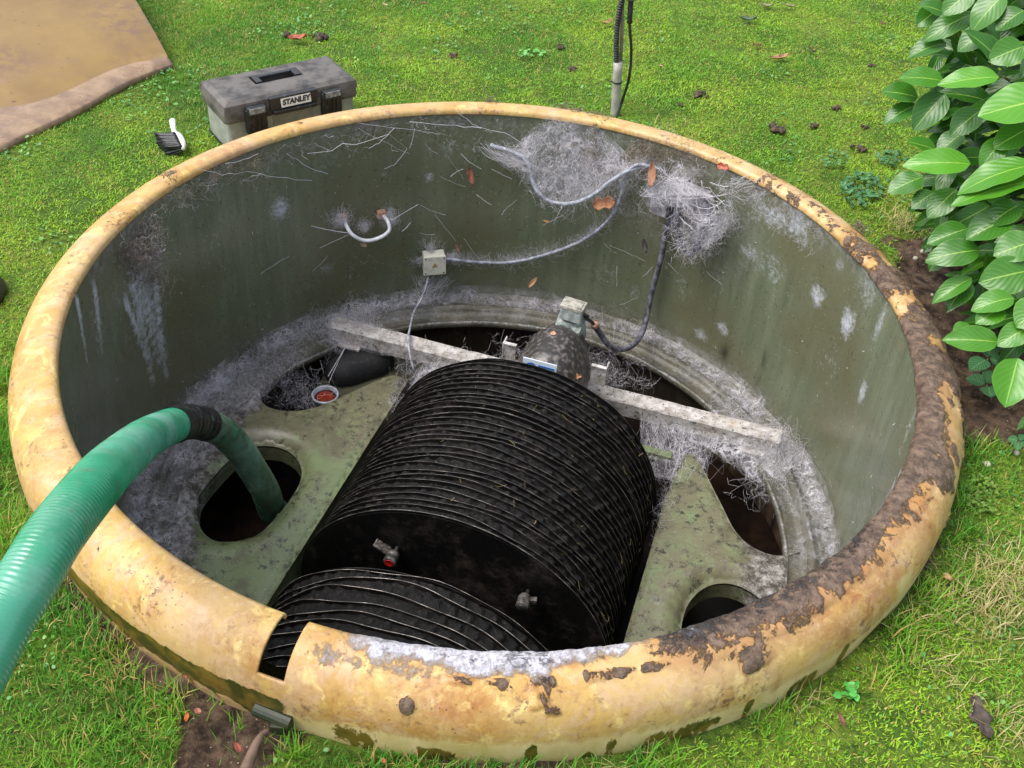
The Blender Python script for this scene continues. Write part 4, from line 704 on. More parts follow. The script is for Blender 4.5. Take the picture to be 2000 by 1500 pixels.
def leaf(B, T, wid, nor, curve=.1, fold=.18, bright=.3, dark=0.):
    B, T = np.asarray(B, float), np.asarray(T, float); L = np.linalg.norm(T-B); x = (T-B)/L; z = nrm(nor-x*(nor@x)); y = np.cross(z, x); nu, nv = 13, 7
    u = np.linspace(0, 1, nu); v = np.linspace(-1, 1, nv); Ug, Vg = np.meshgrid(u, v, indexing='ij')
    prof_ = np.sin(PI*np.clip(Ug, 0, 1)**.82)**.62*(1-.25*Ug**6); prof_[0] = .04; prof_[-1] = .0
    ph_ = rng.uniform(0, 6); wv = .012*L*np.sin(Ug*16+ph_)*np.abs(Vg)**2
    P = B+x*(Ug*L)[..., None]+y*(Vg*wid/2*prof_)[..., None]+z*(np.abs(Vg)**1.3*wid*fold*prof_+wv-curve*L*((2*Ug-1)**2-1)*-1*-1*.0+curve*L*(1-(2*Ug-1)**2)-.5*curve*L*Ug**3)[..., None]
    n0 = sum(len(a) for a in LV); LV.append(P.reshape(-1, 3)); LU.append(np.column_stack([Ug.ravel(), (Vg*.5+.5).ravel()])); LF.append(gridf(nu, nv)+n0); LA.append(np.tile([bright, dark], (nu*nv, 1)))
DST = lambda px, py: 3.25-.00042*(px-1740)-.00045*py+(.0 if px < 1900 else -.05)
KEY = [((1951, 150), (1829, 166), 44, .9), ((1965, 137), (1885, 58), 46, .15), ((1792, 190), (1722, 178), 44, .35), ((1842, 158), (1755, 152), 46, .5), ((1790, 205), (1725, 242), 36, .25), ((1895, 320), (1762, 322), 50, .95), ((1803, 345), (1733, 376), 46, .35), ((2020, 322), (1868, 378), 58, .7), ((2020, 352), (1855, 402), 52, .7), ((2060, 190), (1909, 226), 88, .85), ((1897, 28), (1803, 80), 42, .35), ((1960, -10), (1897, 62), 50, .4), ((1848, 85), (1773, 112), 40, .25), ((1846, 183), (1783, 256), 52, .2), ((1914, 216), (1856, 266), 46, .15), ((1828, 293), (1771, 276), 34, .4), ((1868, 370), (1811, 426), 46, .35), ((1824, 376), (1780, 407), 36, .2), ((1890, 446), (1810, 476), 44, .35), ((1977, 424), (1886, 467), 58, .35), ((1914, 488), (1807, 508), 52, .3), ((1980, 582), (1896, 606), 44, .6), ((1950, 668), (1840, 663), 48, .55), ((2010, 638), (1948, 676), 44, .5), ((1898, 543), (1820, 592), 34, .5), ((1892, 548), (1852, 604), 44, .25), ((2010, 528), (1911, 552), 66, .4), ((1988, 700), (1963, 796), 66, .75), ((1892, 497), (1806, 512), 40, .35), ((1900, 640), (1862, 655), 40, .5), ((1960, 600), (1905, 632), 44, .6), ((2020, 470), (1940, 500), 60, .4), ((1935, 60), (1870, 100), 46, .25), ((1830, 20), (1790, 52), 36, .3), ((2000, 90), (1930, 120), 50, .4), ((2040, 590), (1985, 640), 60, .55), ((1850, 30), (1800, 10), 34, .3), ((1900, -20), (1840, 30), 44, .35), ((1990, 400), (1930, 440), 50, .3), ((1860, 470), (1815, 530), 36, .3), ((2000, 20), (1945, 60), 44, .2), ((1880, 260), (1830, 300), 40, .2), ((2010, 250), (1940, 290), 50, .4), ((1960, 270), (1915, 330), 40, .5)]
for (b, t_, wd_, br) in KEY:
    d = DST(*b)-.12-.1*br; B = away(b[0], b[1], d+.01); T = away(t_[0], t_[1], d-.015)
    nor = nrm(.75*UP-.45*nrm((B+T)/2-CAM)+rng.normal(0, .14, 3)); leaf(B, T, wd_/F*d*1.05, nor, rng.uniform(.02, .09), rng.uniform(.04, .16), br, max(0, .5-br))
for i in range(900):                      # the inner and outer leaves of the crown
    px = rng.uniform(1760, 2200); py = rng.uniform(-160, 800)
    bound = np.interp(py, [-160, 0, 90, 180, 260, 380, 480, 600, 680, 760, 800], [1810, 1790, 1785, 1735, 1800, 1755, 1820, 1850, 1870, 1960, 1990])
    if px < bound+45: continue
    d = DST(px, py)+rng.uniform(.0, .42); B = away(px, py, d)
    if B[2] < ZG+.06: continue
    dr = nrm(-CR*rng.uniform(.5, 1)-UP*rng.uniform(-.1, .7)-FW*rng.uniform(-.2, .5)+rng.normal(0, .35, 3)); L_ = rng.uniform(.085, .16); T = B+dr*L_
    dd = T-CAM; u_ = 1000+F*(dd@CR)/(dd@FW)
    if u_ < bound: continue
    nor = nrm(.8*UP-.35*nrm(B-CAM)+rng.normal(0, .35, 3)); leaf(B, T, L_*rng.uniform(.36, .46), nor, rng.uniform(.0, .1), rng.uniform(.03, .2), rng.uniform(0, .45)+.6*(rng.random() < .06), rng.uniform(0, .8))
LB = thing('laurel_bush', at(2150, 420, ZG), 'large glossy green laurel bush overhanging the bare soil beside the tank', 'bush')
mesh('foliage', np.vstack(LV), np.vstack(LF), M_LEAF, LB, True, np.vstack(LA), np.vstack(LU))
M_BARK = simple('laurel_bark', lin(74, 66, 44), lin(110, 112, 60), .7, 40, .4)
for k, (px, py, d) in enumerate(((1960, 150, 3.05), (1900, 320, 3.05), (2010, 330, 2.95), (1880, 520, 2.95), (1960, 640, 2.85), (2020, 420, 2.9), (1980, 40, 3.15), (1850, 200, 3.2), (1990, 560, 2.85), (1930, 430, 3.0))):
    tp_ = away(px, py, d); b0_ = at(2130+rng.uniform(-60, 60), 430+rng.uniform(-60, 60), ZG); Pb = spline([b0_-UP*.03, b0_*.6+tp_*.4+UP*.12, b0_*.25+tp_*.75+UP*.05, tp_], .03); MB().tube(Pb, np.linspace(.012, .0035, len(Pb)), 9).build('branch', M_BARK, LB, True)

# small nettle-like seedlings in the soil
m = NT('seedling_leaf', .55, .3); uvn = m.node('ShaderNodeUVMap'); sx = m.node('ShaderNodeSeparateXYZ'); m.L(uvn.outputs[0], sx.inputs[0]); ab = m.math('ABSOLUTE', m.math('SUBTRACT', sx.outputs[1], .5)); fr_ = m.math('FRACT', m.math('SUBTRACT', m.math('MULTIPLY', sx.outputs[0], 8.), m.math('MULTIPLY', ab, 6.))); vd = m.math('ABSOLUTE', m.math('SUBTRACT', fr_, .5))
m.color(m.mix(m.math('MAXIMUM', m.ramp(ab, .04, .01), m.math('MULTIPLY', m.ramp(vd, .12, .02), .6)), lin(58, 104, 60), lin(104, 146, 96))); m.bump(m.ramp(vd, 0, .5), .5, .003); M_SEED = m.m
def seedling(px, py, leaves, label):
    global LV, LU, LF, LA
    LV, LU, LF, LA = [], [], [], []; c0 = at(px, py, ZG+.045)
    for (dx, dy, wd_) in leaves:
        T = at(px+dx, py+dy, ZG+.04); leaf(c0+(T-c0)*.12, T, wd_/F*2.8, nrm(UP+rng.normal(0, .15, 3)), .05, .08)
    th_ = thing('seedling', at(px, py, ZG), label, 'seedling', 'seedlings in the soil'); mesh('leaves', np.vstack(LV), np.vstack(LF), M_SEED, th_, True, None, np.vstack(LU)); b = at(px, py, ZG); b[:2] = c0[:2]
    MB().tube([b-UP*.01, c0], .0018, 6).build('stem', M_BARK, th_, True)
seedling(1928, 752, [(-42, -14, 38), (14, -28, 24), (8, 24, 30), (-6, -30, 14)], 'three-leaved serrated seedling on bare soil below the laurel, the lower one')
seedling(1930, 700, [(-36, 24, 36), (10, -42, 34), (30, 10, 30), (-18, -20, 22)], 'serrated seedling half under the laurel, just above the three-leaved one')
seedling(1990, 862, [(-22, -6, 16), (14, 12, 16), (-4, 18, 14), (10, -14, 12)], 'tiny pale seedling in the soil at the right edge beside the tank')

# patches of round-leaved weeds
def weed(px, py, rx, ry, n, sz, label, cc=(44, 92, 50)):
    global LV, LU, LF, LA
    LV, LU, LF, LA = [], [], [], []
    for i in range(n):
        a = rng.uniform(0, 2*PI); r = math.sqrt(rng.random()); x, y = px+rx*r*math.cos(a), py+ry*r*math.sin(a); c0 = at(x, y, ZG+rng.uniform(.01, .022)); d = rng.normal(0, 1, 3); d[2] *= .3; d = nrm(d)*sz*rng.uniform(.7, 1.3); leaf(c0, c0+d, sz*.8, nrm(UP+rng.normal(0, .3, 3)), .05, .1)
    o = mesh('weed_patch', np.vstack(LV), np.vstack(LF), simple('weed_leaf', lin(*cc), lin(cc[0]+24, cc[1]+30, cc[2]+16), .5, 30), None, True); rehome(o); tag(o, label, 'weeds', 'weed patches in the lawn')
weed(1682, 368, 40, 34, 150, .016, 'dark green round-leaved weed patch close to the rim and laurel'); weed(1632, 310, 28, 16, 46, .013, 'small dark weed patch on the moss, above the large one', (52, 100, 48)); weed(1742, 306, 28, 16, 60, .014, 'dark weed patch tucked against the lowest left laurel leaves'); weed(1040, 102, 26, 10, 30, .016, 'light green weed clump on the lawn left of the grey post', (76, 138, 56)); weed(1660, 1352, 18, 14, 12, .017, 'bright green little weed at the lower right of the tank', (60, 140, 54)); weed(1918, 965, 34, 40, 120, .010, 'moss-green weed cushion on the soil right of the tank', (74, 104, 22))

# =================================================================== LITTER
def litter(name, Q, xd, nor, ln, wd_, c1, c2, label, cat, curl=.25, group=None, lobes=0):
    nu, nv = 11, 7; u = np.linspace(0, 1, nu); v = np.linspace(-1, 1, nv); Ug, Vg = np.meshgrid(u, v, indexing='ij'); nor = nrm(nor); x = nrm(xd-nor*(xd@nor)); y = np.cross(nor, x)
    pr = np.sin(PI*np.clip(Ug*.96+.02, 0, 1))**.7*(1+(.35*np.sin(Ug*lobes*PI) if lobes else 0)); s = rng.uniform(0, 9)
    P = Q+x*((Ug-.5)*ln)[..., None]+y*(Vg*wd_/2*pr)[..., None]+nor*(curl*wd_*(Vg**2)*.9+curl*ln*.5*(2*Ug-1)**2*rng.uniform(.2, .9)+.06*wd_*np.sin(Ug*9+Vg*3+s)+.004)[..., None]
    o = mesh(name, P.reshape(-1, 3), gridf(nu, nv), simple(name+'_skin', lin(*[v*.84 for v in c1]), lin(*[v*.8 for v in c2]), .6, 70, .3), None, True); sd_ = o.modifiers.new('t', 'SOLIDIFY'); sd_.thickness = .0009; rehome(o); return tag(o, label, cat, group)
GL = 'fallen leaves on the lawn'
for (px, py, dx, dy, wd_, c1, c2, lb) in (
    (583, 80, 36, 4, 20, (190, 92, 48), (128, 60, 34), 'crumpled orange-brown fallen leaf on the lawn above the toolbox'),
    (1187, 48, 20, -5, 12, (186, 150, 96), (150, 110, 70), 'curled tan leaf on the lawn just left of the black conduit'),
    (1460, 42, 32, 5, 15, (84, 112, 78), (60, 84, 60), 'dull green fallen leaf lying on the moss near the top edge'),
    (1497, 15, 24, 5, 11, (150, 146, 110), (120, 120, 80), 'grey-green narrow leaf at the top edge, the left of a close pair'),
    (1540, 16, 28, 2, 11, (180, 168, 124), (140, 130, 90), 'pale buff leaf at the top edge, the right of a close pair'),
    (1523, 118, 34, -4, 18, (190, 148, 98), (120, 84, 56), 'curled tan leaf with dark shadow on the moss right of the post'),
    (1584, 103, 16, 9, 9, (86, 62, 40), (60, 42, 30), 'small dark brown folded leaf on the moss'),
    (1478, 92, 15, 2, 8, (140, 84, 60), (96, 60, 44), 'tiny reddish brown leaf on the moss left of the tan curled leaf'),
    (1723, 50, 12, 8, 9, (110, 66, 40), (80, 50, 32), 'small brown leaf on the moss close to the upper laurel leaves'),
    (1290, 134, 10, 3, 8, (200, 170, 120), (160, 130, 90), 'tiny cream leaf scrap on the moss right of the grey post'),
    (752, 14, 10, 3, 8, (206, 176, 132), (160, 130, 90), 'tiny pale scrap on the lawn at the top, above the tank middle'),
    (828, 10, 12, 2, 7, (130, 80, 50), (100, 60, 40), 'small russet scrap at the top edge of the lawn'),
    (1847, 1134, 14, 14, 14, (216, 166, 120), (180, 130, 90), 'little peach triangular leaf on the grass lower right of the tank'),
    (1642, 1412, 12, 26, 9, (134, 84, 56), (100, 64, 44), 'narrow brown leaf among the grass at the bottom right'),
    (369, 1408, 2, 20, 9, (206, 112, 40), (166, 84, 34), 'bright orange leaf standing in the grass at the front left'),
    (389, 1394, 12, 6, 9, (186, 120, 96), (150, 90, 70), 'pinkish brown leaf scrap beside the bright orange leaf'),
    (468, 1466, 12, 18, 9, (170, 82, 60), (140, 66, 50), 'rust red leaf on the bare soil beside the stick'),
    (362, 1328, 12, 3, 6, (150, 84, 60), (110, 66, 48), 'small brown scrap beside the skirt above the bare soil'),
    (750, 1493, 8, 12, 7, (196, 120, 70), (150, 90, 60), 'little orange scrap at the bottom edge under the skirt')):
    q = at(px, py, ZG+.012); x = at(px+dx/2, py+dy/2, ZG+.012)-at(px-dx/2, py-dy/2, ZG+.012); litter('fallen_leaf', q+UP*.004, x, UP+rng.normal(0, .15, 3), np.linalg.norm(x)*1.05, wd_/F*3.6*(1 if py < 600 else .62), c1, c2, lb, 'leaf', .3, GL, 3 if px == 583 else 0)
q = at(1912, 1405, ZG+.015); x = at(1925, 1440, ZG)-at(1900, 1372, ZG); litter('bark_scrap', q, x, UP, .085, .034, (88, 74, 64), (58, 46, 40), 'dark grey-brown torn leaf lying in the grass at the lower right', 'leaf', .2, GL, 5)
GW = 'leaves caught in the webs on the wall'
for (px, py, dx, dy, wd_, r_, c1, c2, lb) in (
    (919, 344, 8, 34, 12, .965, (150, 84, 56), (70, 40, 30), 'narrow dark red-brown leaf hanging upright on the far wall'),
    (1181, 396, 40, -6, 26, .95, (214, 148, 100), (190, 120, 74), 'broad light orange leaf hanging below the looped cable'),
    (1041, 551, 14, -18, 9, .965, (206, 156, 116), (180, 120, 84), 'small peach leaf caught low on the far wall above the motor'),
    (1275, 342, 4, 44, 15, .915, (206, 148, 110), (176, 112, 76), 'long upright orange leaf at the left end of the web-covered box'),
    (1241, 328, 16, -5, 9, .95, (190, 120, 78), (160, 96, 60), 'small orange leaf between the looped cable and the web-covered box'),
    (1415, 326, 22, 6, 13, .96, (206, 112, 84), (170, 84, 60), 'crumpled coral red leaf just under the rim right of the covered box'),
    (1261, 480, 10, 26, 11, .955, (56, 46, 40), (36, 30, 28), 'dark feather-like leaf hanging left of the long conduit'),
    (708, 477, 12, 8, 9, .955, (170, 150, 120), (130, 100, 80), 'buff leaf scrap hanging under the white handle'),
    (1068, 432, 14, 4, 5, .97, (200, 150, 100), (160, 110, 70), 'thin tan scrap left of and below the broad orange leaf'),
    (893, 484, 6, 12, 6, .965, (150, 110, 80), (110, 70, 50), 'tiny brown scrap right of the cream box')):
    q = onwall(px, py, r_); n = nrm([-q[0], -q[1], .5]); x = onwall(px+dx/2, py+dy/2, r_)-onwall(px-dx/2, py-dy/2, r_); litter('caught_leaf', q, x, n, np.linalg.norm(x), wd_/F*3.4, c1, c2, lb, 'leaf', .25, GW, 3 if px in (1181, 1415) else 0)
q = rot(.015, .40, -.389); litter('caught_leaf', q, EX, UP+AX*-.3, .018, .016, (210, 160, 130), (180, 130, 100), 'small round peach leaf on top of the dusty motor bonnet', 'leaf', .2, GW)
q = onaxisplane(1128, 736, .33); litter('caught_leaf', q, EX+UP*.5, UP-AX, .028, .014, (206, 150, 104), (160, 100, 66), 'star-like torn tan leaf beside the motor at the top of the drum', 'leaf', .3, GW, 5)
sp = spline([at(480, 1505, ZG+.012), at(495, 1465, ZG+.02), at(508, 1440, ZG+.022), at(526, 1424, ZG+.018)], .006); o = MB().tube(sp, np.interp(np.linspace(0, 1, len(sp)), [0, .5, 1], [.011, .008, .004]), 10).build('stick', simple('grey_stick', lin(122, 100, 84), lin(84, 66, 54), .8, 60, .5), None, True); rehome(o); tag(o, 'short grey-brown stick on the bare soil at the front below the skirt', 'stick')
# worm casts and small lumps of earth
M_CAST = simple('dark_earth', lin(48, 38, 30), lin(92, 76, 62), .9, 80, .8)
for (px, py, r_, lb) in ((1366, 186, .022, 'dark earth cast on the moss below the tan curled leaf'), (1520, 252, .026, 'large dark earth cast on the moss right of centre'), (1681, 289, .018, 'earth cast on the moss beside the laurel, above the dark weeds'), (1591, 246, .014, 'small earth cast midway between two larger ones on the moss'), (1634, 210, .018, 'earth cast on the moss near the laurel tips'), (1690, 247, .014, 'small crumbly earth cast beside the hanging laurel leaves'), (625, 72, .024, 'dark earth crumbs beside the orange leaf behind the toolbox'), (883, 108, .016, 'small dark cast on the lawn above the middle of the far rim'), (1096, 92, .018, 'dark cast on the lawn left of the light green weed'), (1119, 135, .018, 'dark cast on the lawn a little left of the grey post'), (1330, 205, .010, 'tiny earth crumb just behind the far right rim'), (560, 68, .018, 'earth crumbs on the lawn left of the orange leaf'), (1705, 128, .014, 'small dark cast left of the topmost laurel leaves'), (850, 115, .012, 'faint brown crumbs on the lawn behind the far rim')):
    q = at(px, py, ZG+.006); mb = MB()
    for k in range(13):
        c0 = q+np.array([rng.normal(0, r_*.5), rng.normal(0, r_*.5), 0]); rr_ = r_*rng.uniform(.25, .55); a = rng.uniform(0, 6); mb.lathe([(rr_*.5, -rr_*.4), (rr_, 0), (rr_*.8, rr_*.5), (rr_*.3, rr_*.75)], c0, nrm(UP+rng.normal(0, .3, 3)), 8)
    V = np.vstack(mb.V); V += (fbm(V, 150, 2, 5)[:, None]-.5)*r_*.5; o = mesh('earth_cast', V, mb.F, M_CAST, None, True); rehome(o); tag(o, lb, 'earth cast', 'earth casts on the lawn')
# pebbles on the soil
M_PEB = simple('pale_pebble', lin(196, 188, 172), lin(150, 140, 124), .7, 90, .2)
for (px, py, r_, lb) in ((1790, 449, .006, 'small white pebble on the soil at the near end of the lawn'), (1801, 491, .007, 'small white pebble at the top of the soil beside the laurel'), (1788, 505, .008, 'largest white pebble in the soil beside the muddy rim'), (1928, 907, .009, 'pale pebble on the dark soil at the right'), (1985, 885, .008, 'buff pebble at the right edge of the soil'), (1820, 576, .006, 'little white pebble between the rim and a laurel leaf')):
    q = at(px, py, ZG+.004); o = MB().lathe([(r_*.5, -r_*.4), (r_, 0), (r_*.8, r_*.5), (r_*.35, r_*.75)], q, nrm(UP+rng.normal(0, .4, 3)), 9).build('pebble', M_PEB, None, True); rehome(o); tag(o, lb, 'pebble', 'pebbles on the soil')
# toe of a dark boot at the left edge
bt = at(-34, 590, ZG); BO = MB().lathe([(.045, -.006), (.055, .004), (.056, .016), (.052, .032), (.044, .048), (.030, .060), (.010, .066)], bt, UP, 28)
V = np.vstack(BO.V); V = bt+(V-bt)@np.diag([1, 1, 1]); V[:, 1] = bt[1]+(V[:, 1]-bt[1])*1.6; V[:, 0] = bt[0]+(V[:, 0]-bt[0])*.9; o = mesh('boot_toe', V, BO.F, simple('dark_leather', lin(34, 32, 36), lin(60, 58, 62), .5, 60, .2), None, True); rehome(o); tag(o, 'dark rounded boot toe on the grass at the left edge of the picture', 'boot')

# =================================================================== COBWEBS
def strands(name, A, B, rad, mat, parent, sag=.1, jit=.05, K=6, dirn=None):
    A, B = np.asarray(A, float), np.asarray(B, float); n = len(A)
    if n > 250: k = rng.random(n) < .16; A, B = A[k], B[k]; n = len(A); rad = rad*.46; sag = sag*1.5; jit = jit*1.5; K = 8
    t = np.linspace(0, 1, K); L = np.linalg.norm(B-A, axis=1)
    P = A[:, None]+(B-A)[:, None]*t[None, :, None]; bow = np.sin(PI*t)[None, :, None]; off = rng.normal(0, 1, (n, 1, 3)); off[..., 2] -= 1.2
    P = P+off*bow*(L*sag)[:, None, None]+rng.normal(0, 1, (n, K, 3))*bow*(L*jit)[:, None, None]
    T = np.gradient(P, axis=1); T /= np.linalg.norm(T, axis=2, keepdims=True)+1e-12; ref = np.array([.31, .2, .93]); U = np.cross(T, ref); U /= np.linalg.norm(U, axis=2, keepdims=True)+1e-9; Wv = np.cross(T, U)
    r = (rad*rng.uniform(.5, 1.5, n))[:, None, None, None]; a = np.arange(3)*2*PI/3
    V = P[:, :, None]+r*(U[:, :, None]*np.cos(a)[None, None, :, None]+Wv[:, :, None]*np.sin(a)[None, None, :, None])
    base = (np.arange(n)*K*3)[:, None, None]; i, j = np.meshgrid(np.arange(K-1), np.arange(3), indexing='ij'); j2 = (j+1) % 3
    q = np.stack([i*3+j, i*3+j2, (i+1)*3+j2, (i+1)*3+j], -1).reshape(1, -1, 4); Fc = (q+base).reshape(-1, 4)
    o = mesh(name, V.reshape(-1, 3), Fc, mat, parent, True)
    if n > 100: o['kind'] = 'stuff'
    return o
def guys(A, B, r, par):
    for a_, b_ in zip(A, B): strands('guy_thread', [a_], [b_], r, M_SILK, par, .02, 0)
def veil(name, G, dens, mat, parent, wob=.006):
    G = np.asarray(G, float); G = G+wob*(np.stack([fbm(G, 22, 3, s) for s in (1, 2, 3)], -1)-.5)*2
    n, m_ = G.shape[:2]; return mesh(name, G.reshape(-1, 3), gridf(n, m_), mat, parent, True, np.asarray(dens).reshape(-1, 1)*np.ones((n*m_, 1)))
def web(label, loc): return thing('cobweb', loc, label, 'cobweb', 'cobwebs inside the tank')
def loft(A, B, n, m_, sag=0.):
    A, B = rs_(np.asarray(A, float), n), rs_(np.asarray(B, float), n); t = np.linspace(0, 1, m_)[None, :, None]; G = A[:, None]*(1-t)+B[:, None]*t; G[..., 2] -= sag*np.sin(PI*t[..., 0]); return G
def fade(n, m_, e=.18, lo=0.): x = np.linspace(0, 1, n)[:, None]; y = np.linspace(0, 1, m_)[None]; return lo+(1-lo)*np.clip(np.minimum(x, 1-x)/e, 0, 1)*np.clip(np.minimum(y, 1-y)/e, 0, 1)
def pick(C, n, s): C = np.asarray(C, float); i = rng.integers(0, len(C), n); return C[i]+rng.normal(0, s, (n, 3))
def cyl(a, r, z): a = np.asarray(a); return np.stack([r*np.cos(a), r*np.sin(a), z+0*a], -1)
# 1 fringe on the ledge
w1 = web('matted grey cobweb fringe all along the ledge at the foot of the wall', cyl(PI/2, .96, ZD))
N = 6000; a = rng.uniform(math.radians(-12), math.radians(200), N); dn = fbm(cyl(a, 1, 0), 5, 4, 77); k = rng.random(N) < sm(.40, .60, dn)+.05; a = a[k]; N = len(a)
strands('threads', cyl(a, rng.uniform(.95, 1.008, N), ZD+rng.uniform(0, .055, N)**1.0), cyl(a+rng.normal(0, .05, N), 1-.12*rng.random(N)**1.7, ZD+rng.uniform(.0, .02, N)), .00055, M_SILK, w1, .28, .10)
al = np.radians(np.linspace(-10, 195, 500)); prf = [(1.006, ZD+.05), (1.0, ZD+.03), (.985, ZD+.016), (.965, ZD+.012), (.945, ZD+.018), (.925, ZD+.018), (.905, ZD+.006), (.885, ZD+.002), (.868, ZD+.008)]
G = np.array([cyl(al, r, z) for r, z in prf]).transpose(1, 0, 2); dn = sm(.40, .60, fbm(G, 7, 4, 31))*np.array([.3, .8, 1, .9, .5, .25, .55, .1, .25])[None]; veil('veil', G, dn, M_VEILT, w1, .005)
# 2 bag in the cable loop
w2 = web('dense bag-shaped grey cobweb filling the sagging cable loop under the far rim', W(1125, 320, .96))
lc = spline(LC, .01); ia = slice(int(len(lc)*.10), int(len(lc)*.93)); top_ = spline([W(1000, 290, .985), W(1045, 250, .99), W(1090, 232, .99), W(1140, 240, .99), W(1185, 262, .99), W(1225, 300, .985), W(1262, 318, .975)], .01)
G = loft(top_, lc[ia], 60, 26, .02); veil('veil', G, fade(60, 26, .10, .55)*.9*(.6+.6*fbm(G, 9, 3, 4)), M_VEILT, w2, .012)
A = pick(lc[ia], 3600, .003); B = A*.35+pick(top_, 3600, .02)*.65*1.0; mx_ = rng.random((3600, 1)); B = A+(pick(top_, 3600, .012)-A)*mx_; k = np.linalg.norm(B-A, axis=1) < .17; strands('threads', A[k], B[k], .00045, M_SILK, w2, .16, .07)
gg = G.reshape(-1, 3); A = pick(gg, 5000, .006); A = A[fbm(A, 20, 2, 5) > .47]; strands('tangle', A, A+rng.normal(0, .020, A.shape), .00042, M_SILK, w2, .3, .12)
deb = pick([W(1150, 300, .95), W(1160, 320, .95), W(1130, 280, .96), W(1175, 310, .95), W(1100, 290, .96)], 700, .014); strands('caught_debris', deb, deb+rng.normal(0, .010, (700, 3)), .0009, M_SILKD, w2, .2, .1)
# streamer left of the loop, threads along the top
A = pick([W(940, 283, .985), W(970, 286, .98), W(955, 290, .985)], 500, .012); strands('streamer', A, pick([W(1030, 318, .95), W(1036, 335, .945)], 500, .004), .0005, M_SILK, w2, .05, .03)
# 3 drape over the control box
w3 = web('torn lilac cobweb draped over the wall box and its conduit loop', W(1350, 400, .93))
q = onwall(1342, 385, .90); c1 = [W(1262, 320, .93), W(1300, 312, .93), W(1340, 318, .92), W(1380, 335, .92), W(1425, 370, .93)]; c2 = [W(1262, 405, .93), W(1300, 400, .91), W(1330, 410, .905), W(1375, 460, .905), W(1400, 455, .92)]
G = loft(c1, c2, 44, 34, .01); veil('veil', G, fade(44, 34, .12, .35)*sm(.35, .6, fbm(G, 16, 3, 6))*1.2, M_VEIL, w3, .010)
A = pick(G.reshape(-1, 3), 3000, .01); A = A[fbm(A, 24, 2, 5) > .5]; strands('tangle', A, A+rng.normal(0, .026, A.shape), .00060, M_SILK, w3, .25, .1); A = pick(G.reshape(-1, 3), 60, .01); strands('coarse_threads', A, pick(G.reshape(-1, 3), 60, .01)*.5+A*.5, .0008, M_SILK, w3, .1, .03)
tri_ = loft([W(1250, 382, .92), W(1310, 345, .90)], [W(1300, 380, .90), W(1400, 385, .90)], 16, 16); veil('pointed_sheet', tri_, fade(16, 16, .15, .6)*1.1, M_VEILT, w3, .002); guys([W(1250, 382, .92)]*3, [W(1300, 347, .90), W(1310, 382, .90), W(1420, 380, .91)], .0010, w3)
LPp = [W(1322, 440, .93), W(1330, 475, .93), W(1350, 492, .93), W(1370, 460, .93), W(1400, 455, .93), W(1410, 430, .95), W(1430, 420, .97)]; A = pick(LPp, 2600, .016); strands('loop_tangle', A, pick(LPp, 2600, .022)*.45+A*.55, .0006, M_SILKD if False else M_SILK, w3, .18, .08)
A = pick([W(1420, 370, .94), W(1430, 360, .95)], 260, .01); strands('side_threads', A, pick([W(1480, 350, .995), W(1500, 362, .995), W(1450, 400, .995), W(1465, 345, .995), W(1440, 430, .995)], 260, .016), .0005, M_SILK, w3, .05, .03)
A = pick([W(1300, 300, .96), W(1250, 305, .97), W(1330, 290, .97), W(1270, 290, .97), W(1360, 320, .96)], 1800, .018); strands('upper_tangle', A, A+rng.normal(0, .024, (1800, 3)), .0007, M_SILKD, w3, .2, .1)
# 4 fringe on the power cable
w4 = web('feathery cobweb fringe hanging along the grey cable on the far wall', W(1050, 505, .98)); pc = spline(PC, .008); wts = rng.integers(0, len(pc), 5200); A = pc[wts]; pk = .5+1.0*fbm(A, 11, 3, 9)
d_ = rng.normal(0, 1, (5200, 3))*np.array([.020, .006, .022]); B = A+d_*pk[:, None]; rB = np.hypot(B[:, 0], B[:, 1]); B[:, :2] *= (.996/rB)[:, None]; strands('threads', A, B, .00040, M_SILK, w4, .10, .08)
G = np.stack([np.array([p_*np.array([k_, k_, 1])+UP*dz_ for p_ in pc]) for k_, dz_ in ((1.0, .045), (1.0, .022), (1, 0), (1.0, -.014))], 1); dd_ = np.tile(np.array([0, .5, .9, .05])[None], (len(pc), 1))*sm(.38, .6, fbm(G, 8, 3, 3)); veil('veil', G, dd_, M_VEIL, w4, .006)
# 5 tufts round the handle
w5 = web('two fan-shaped white cobweb tufts at the ends of the white handle', W(715, 440, .97))
def tuft(c, cp, n, rx, rz, r=.0005, up=0., nm='tuft', par=None, mat=None):
    A = pick([c], n, .007); a_ = rng.uniform(0, 2*PI, n); rr_ = rng.uniform(.15, 1, n)**1.15*rng.uniform(.5, 1.15, n); f_ = wallframe(c); B = c+f_[0]*(rx*rr_*np.cos(a_))[:, None]+UP*(rz*rr_*np.sin(a_)+up)[:, None]; rB = np.hypot(B[:, 0], B[:, 1]); B[:, :2] *= (.996/rB)[:, None]; strands(nm, A, B, r, mat or M_SILK, par, .10, .07)
tuft(W(668, 432, .965), 0, 1500, .062, .050, .00042, .004, 'left_tuft', w5); tuft(W(764, 432, .955), 0, 1300, .048, .050, .00042, .006, 'right_tuft', w5); tuft(W(715, 445, .965), 0, 800, .05, .030, .0004, .0, 'middle_tuft', w5)
guys([W(680, 455, .93), W(682, 458, .93), W(765, 430, .94), W(785, 452, .96)], [W(608, 441, .99), W(625, 484, .99), W(817, 399, .99), W(802, 434, .99)], .0009, w5)
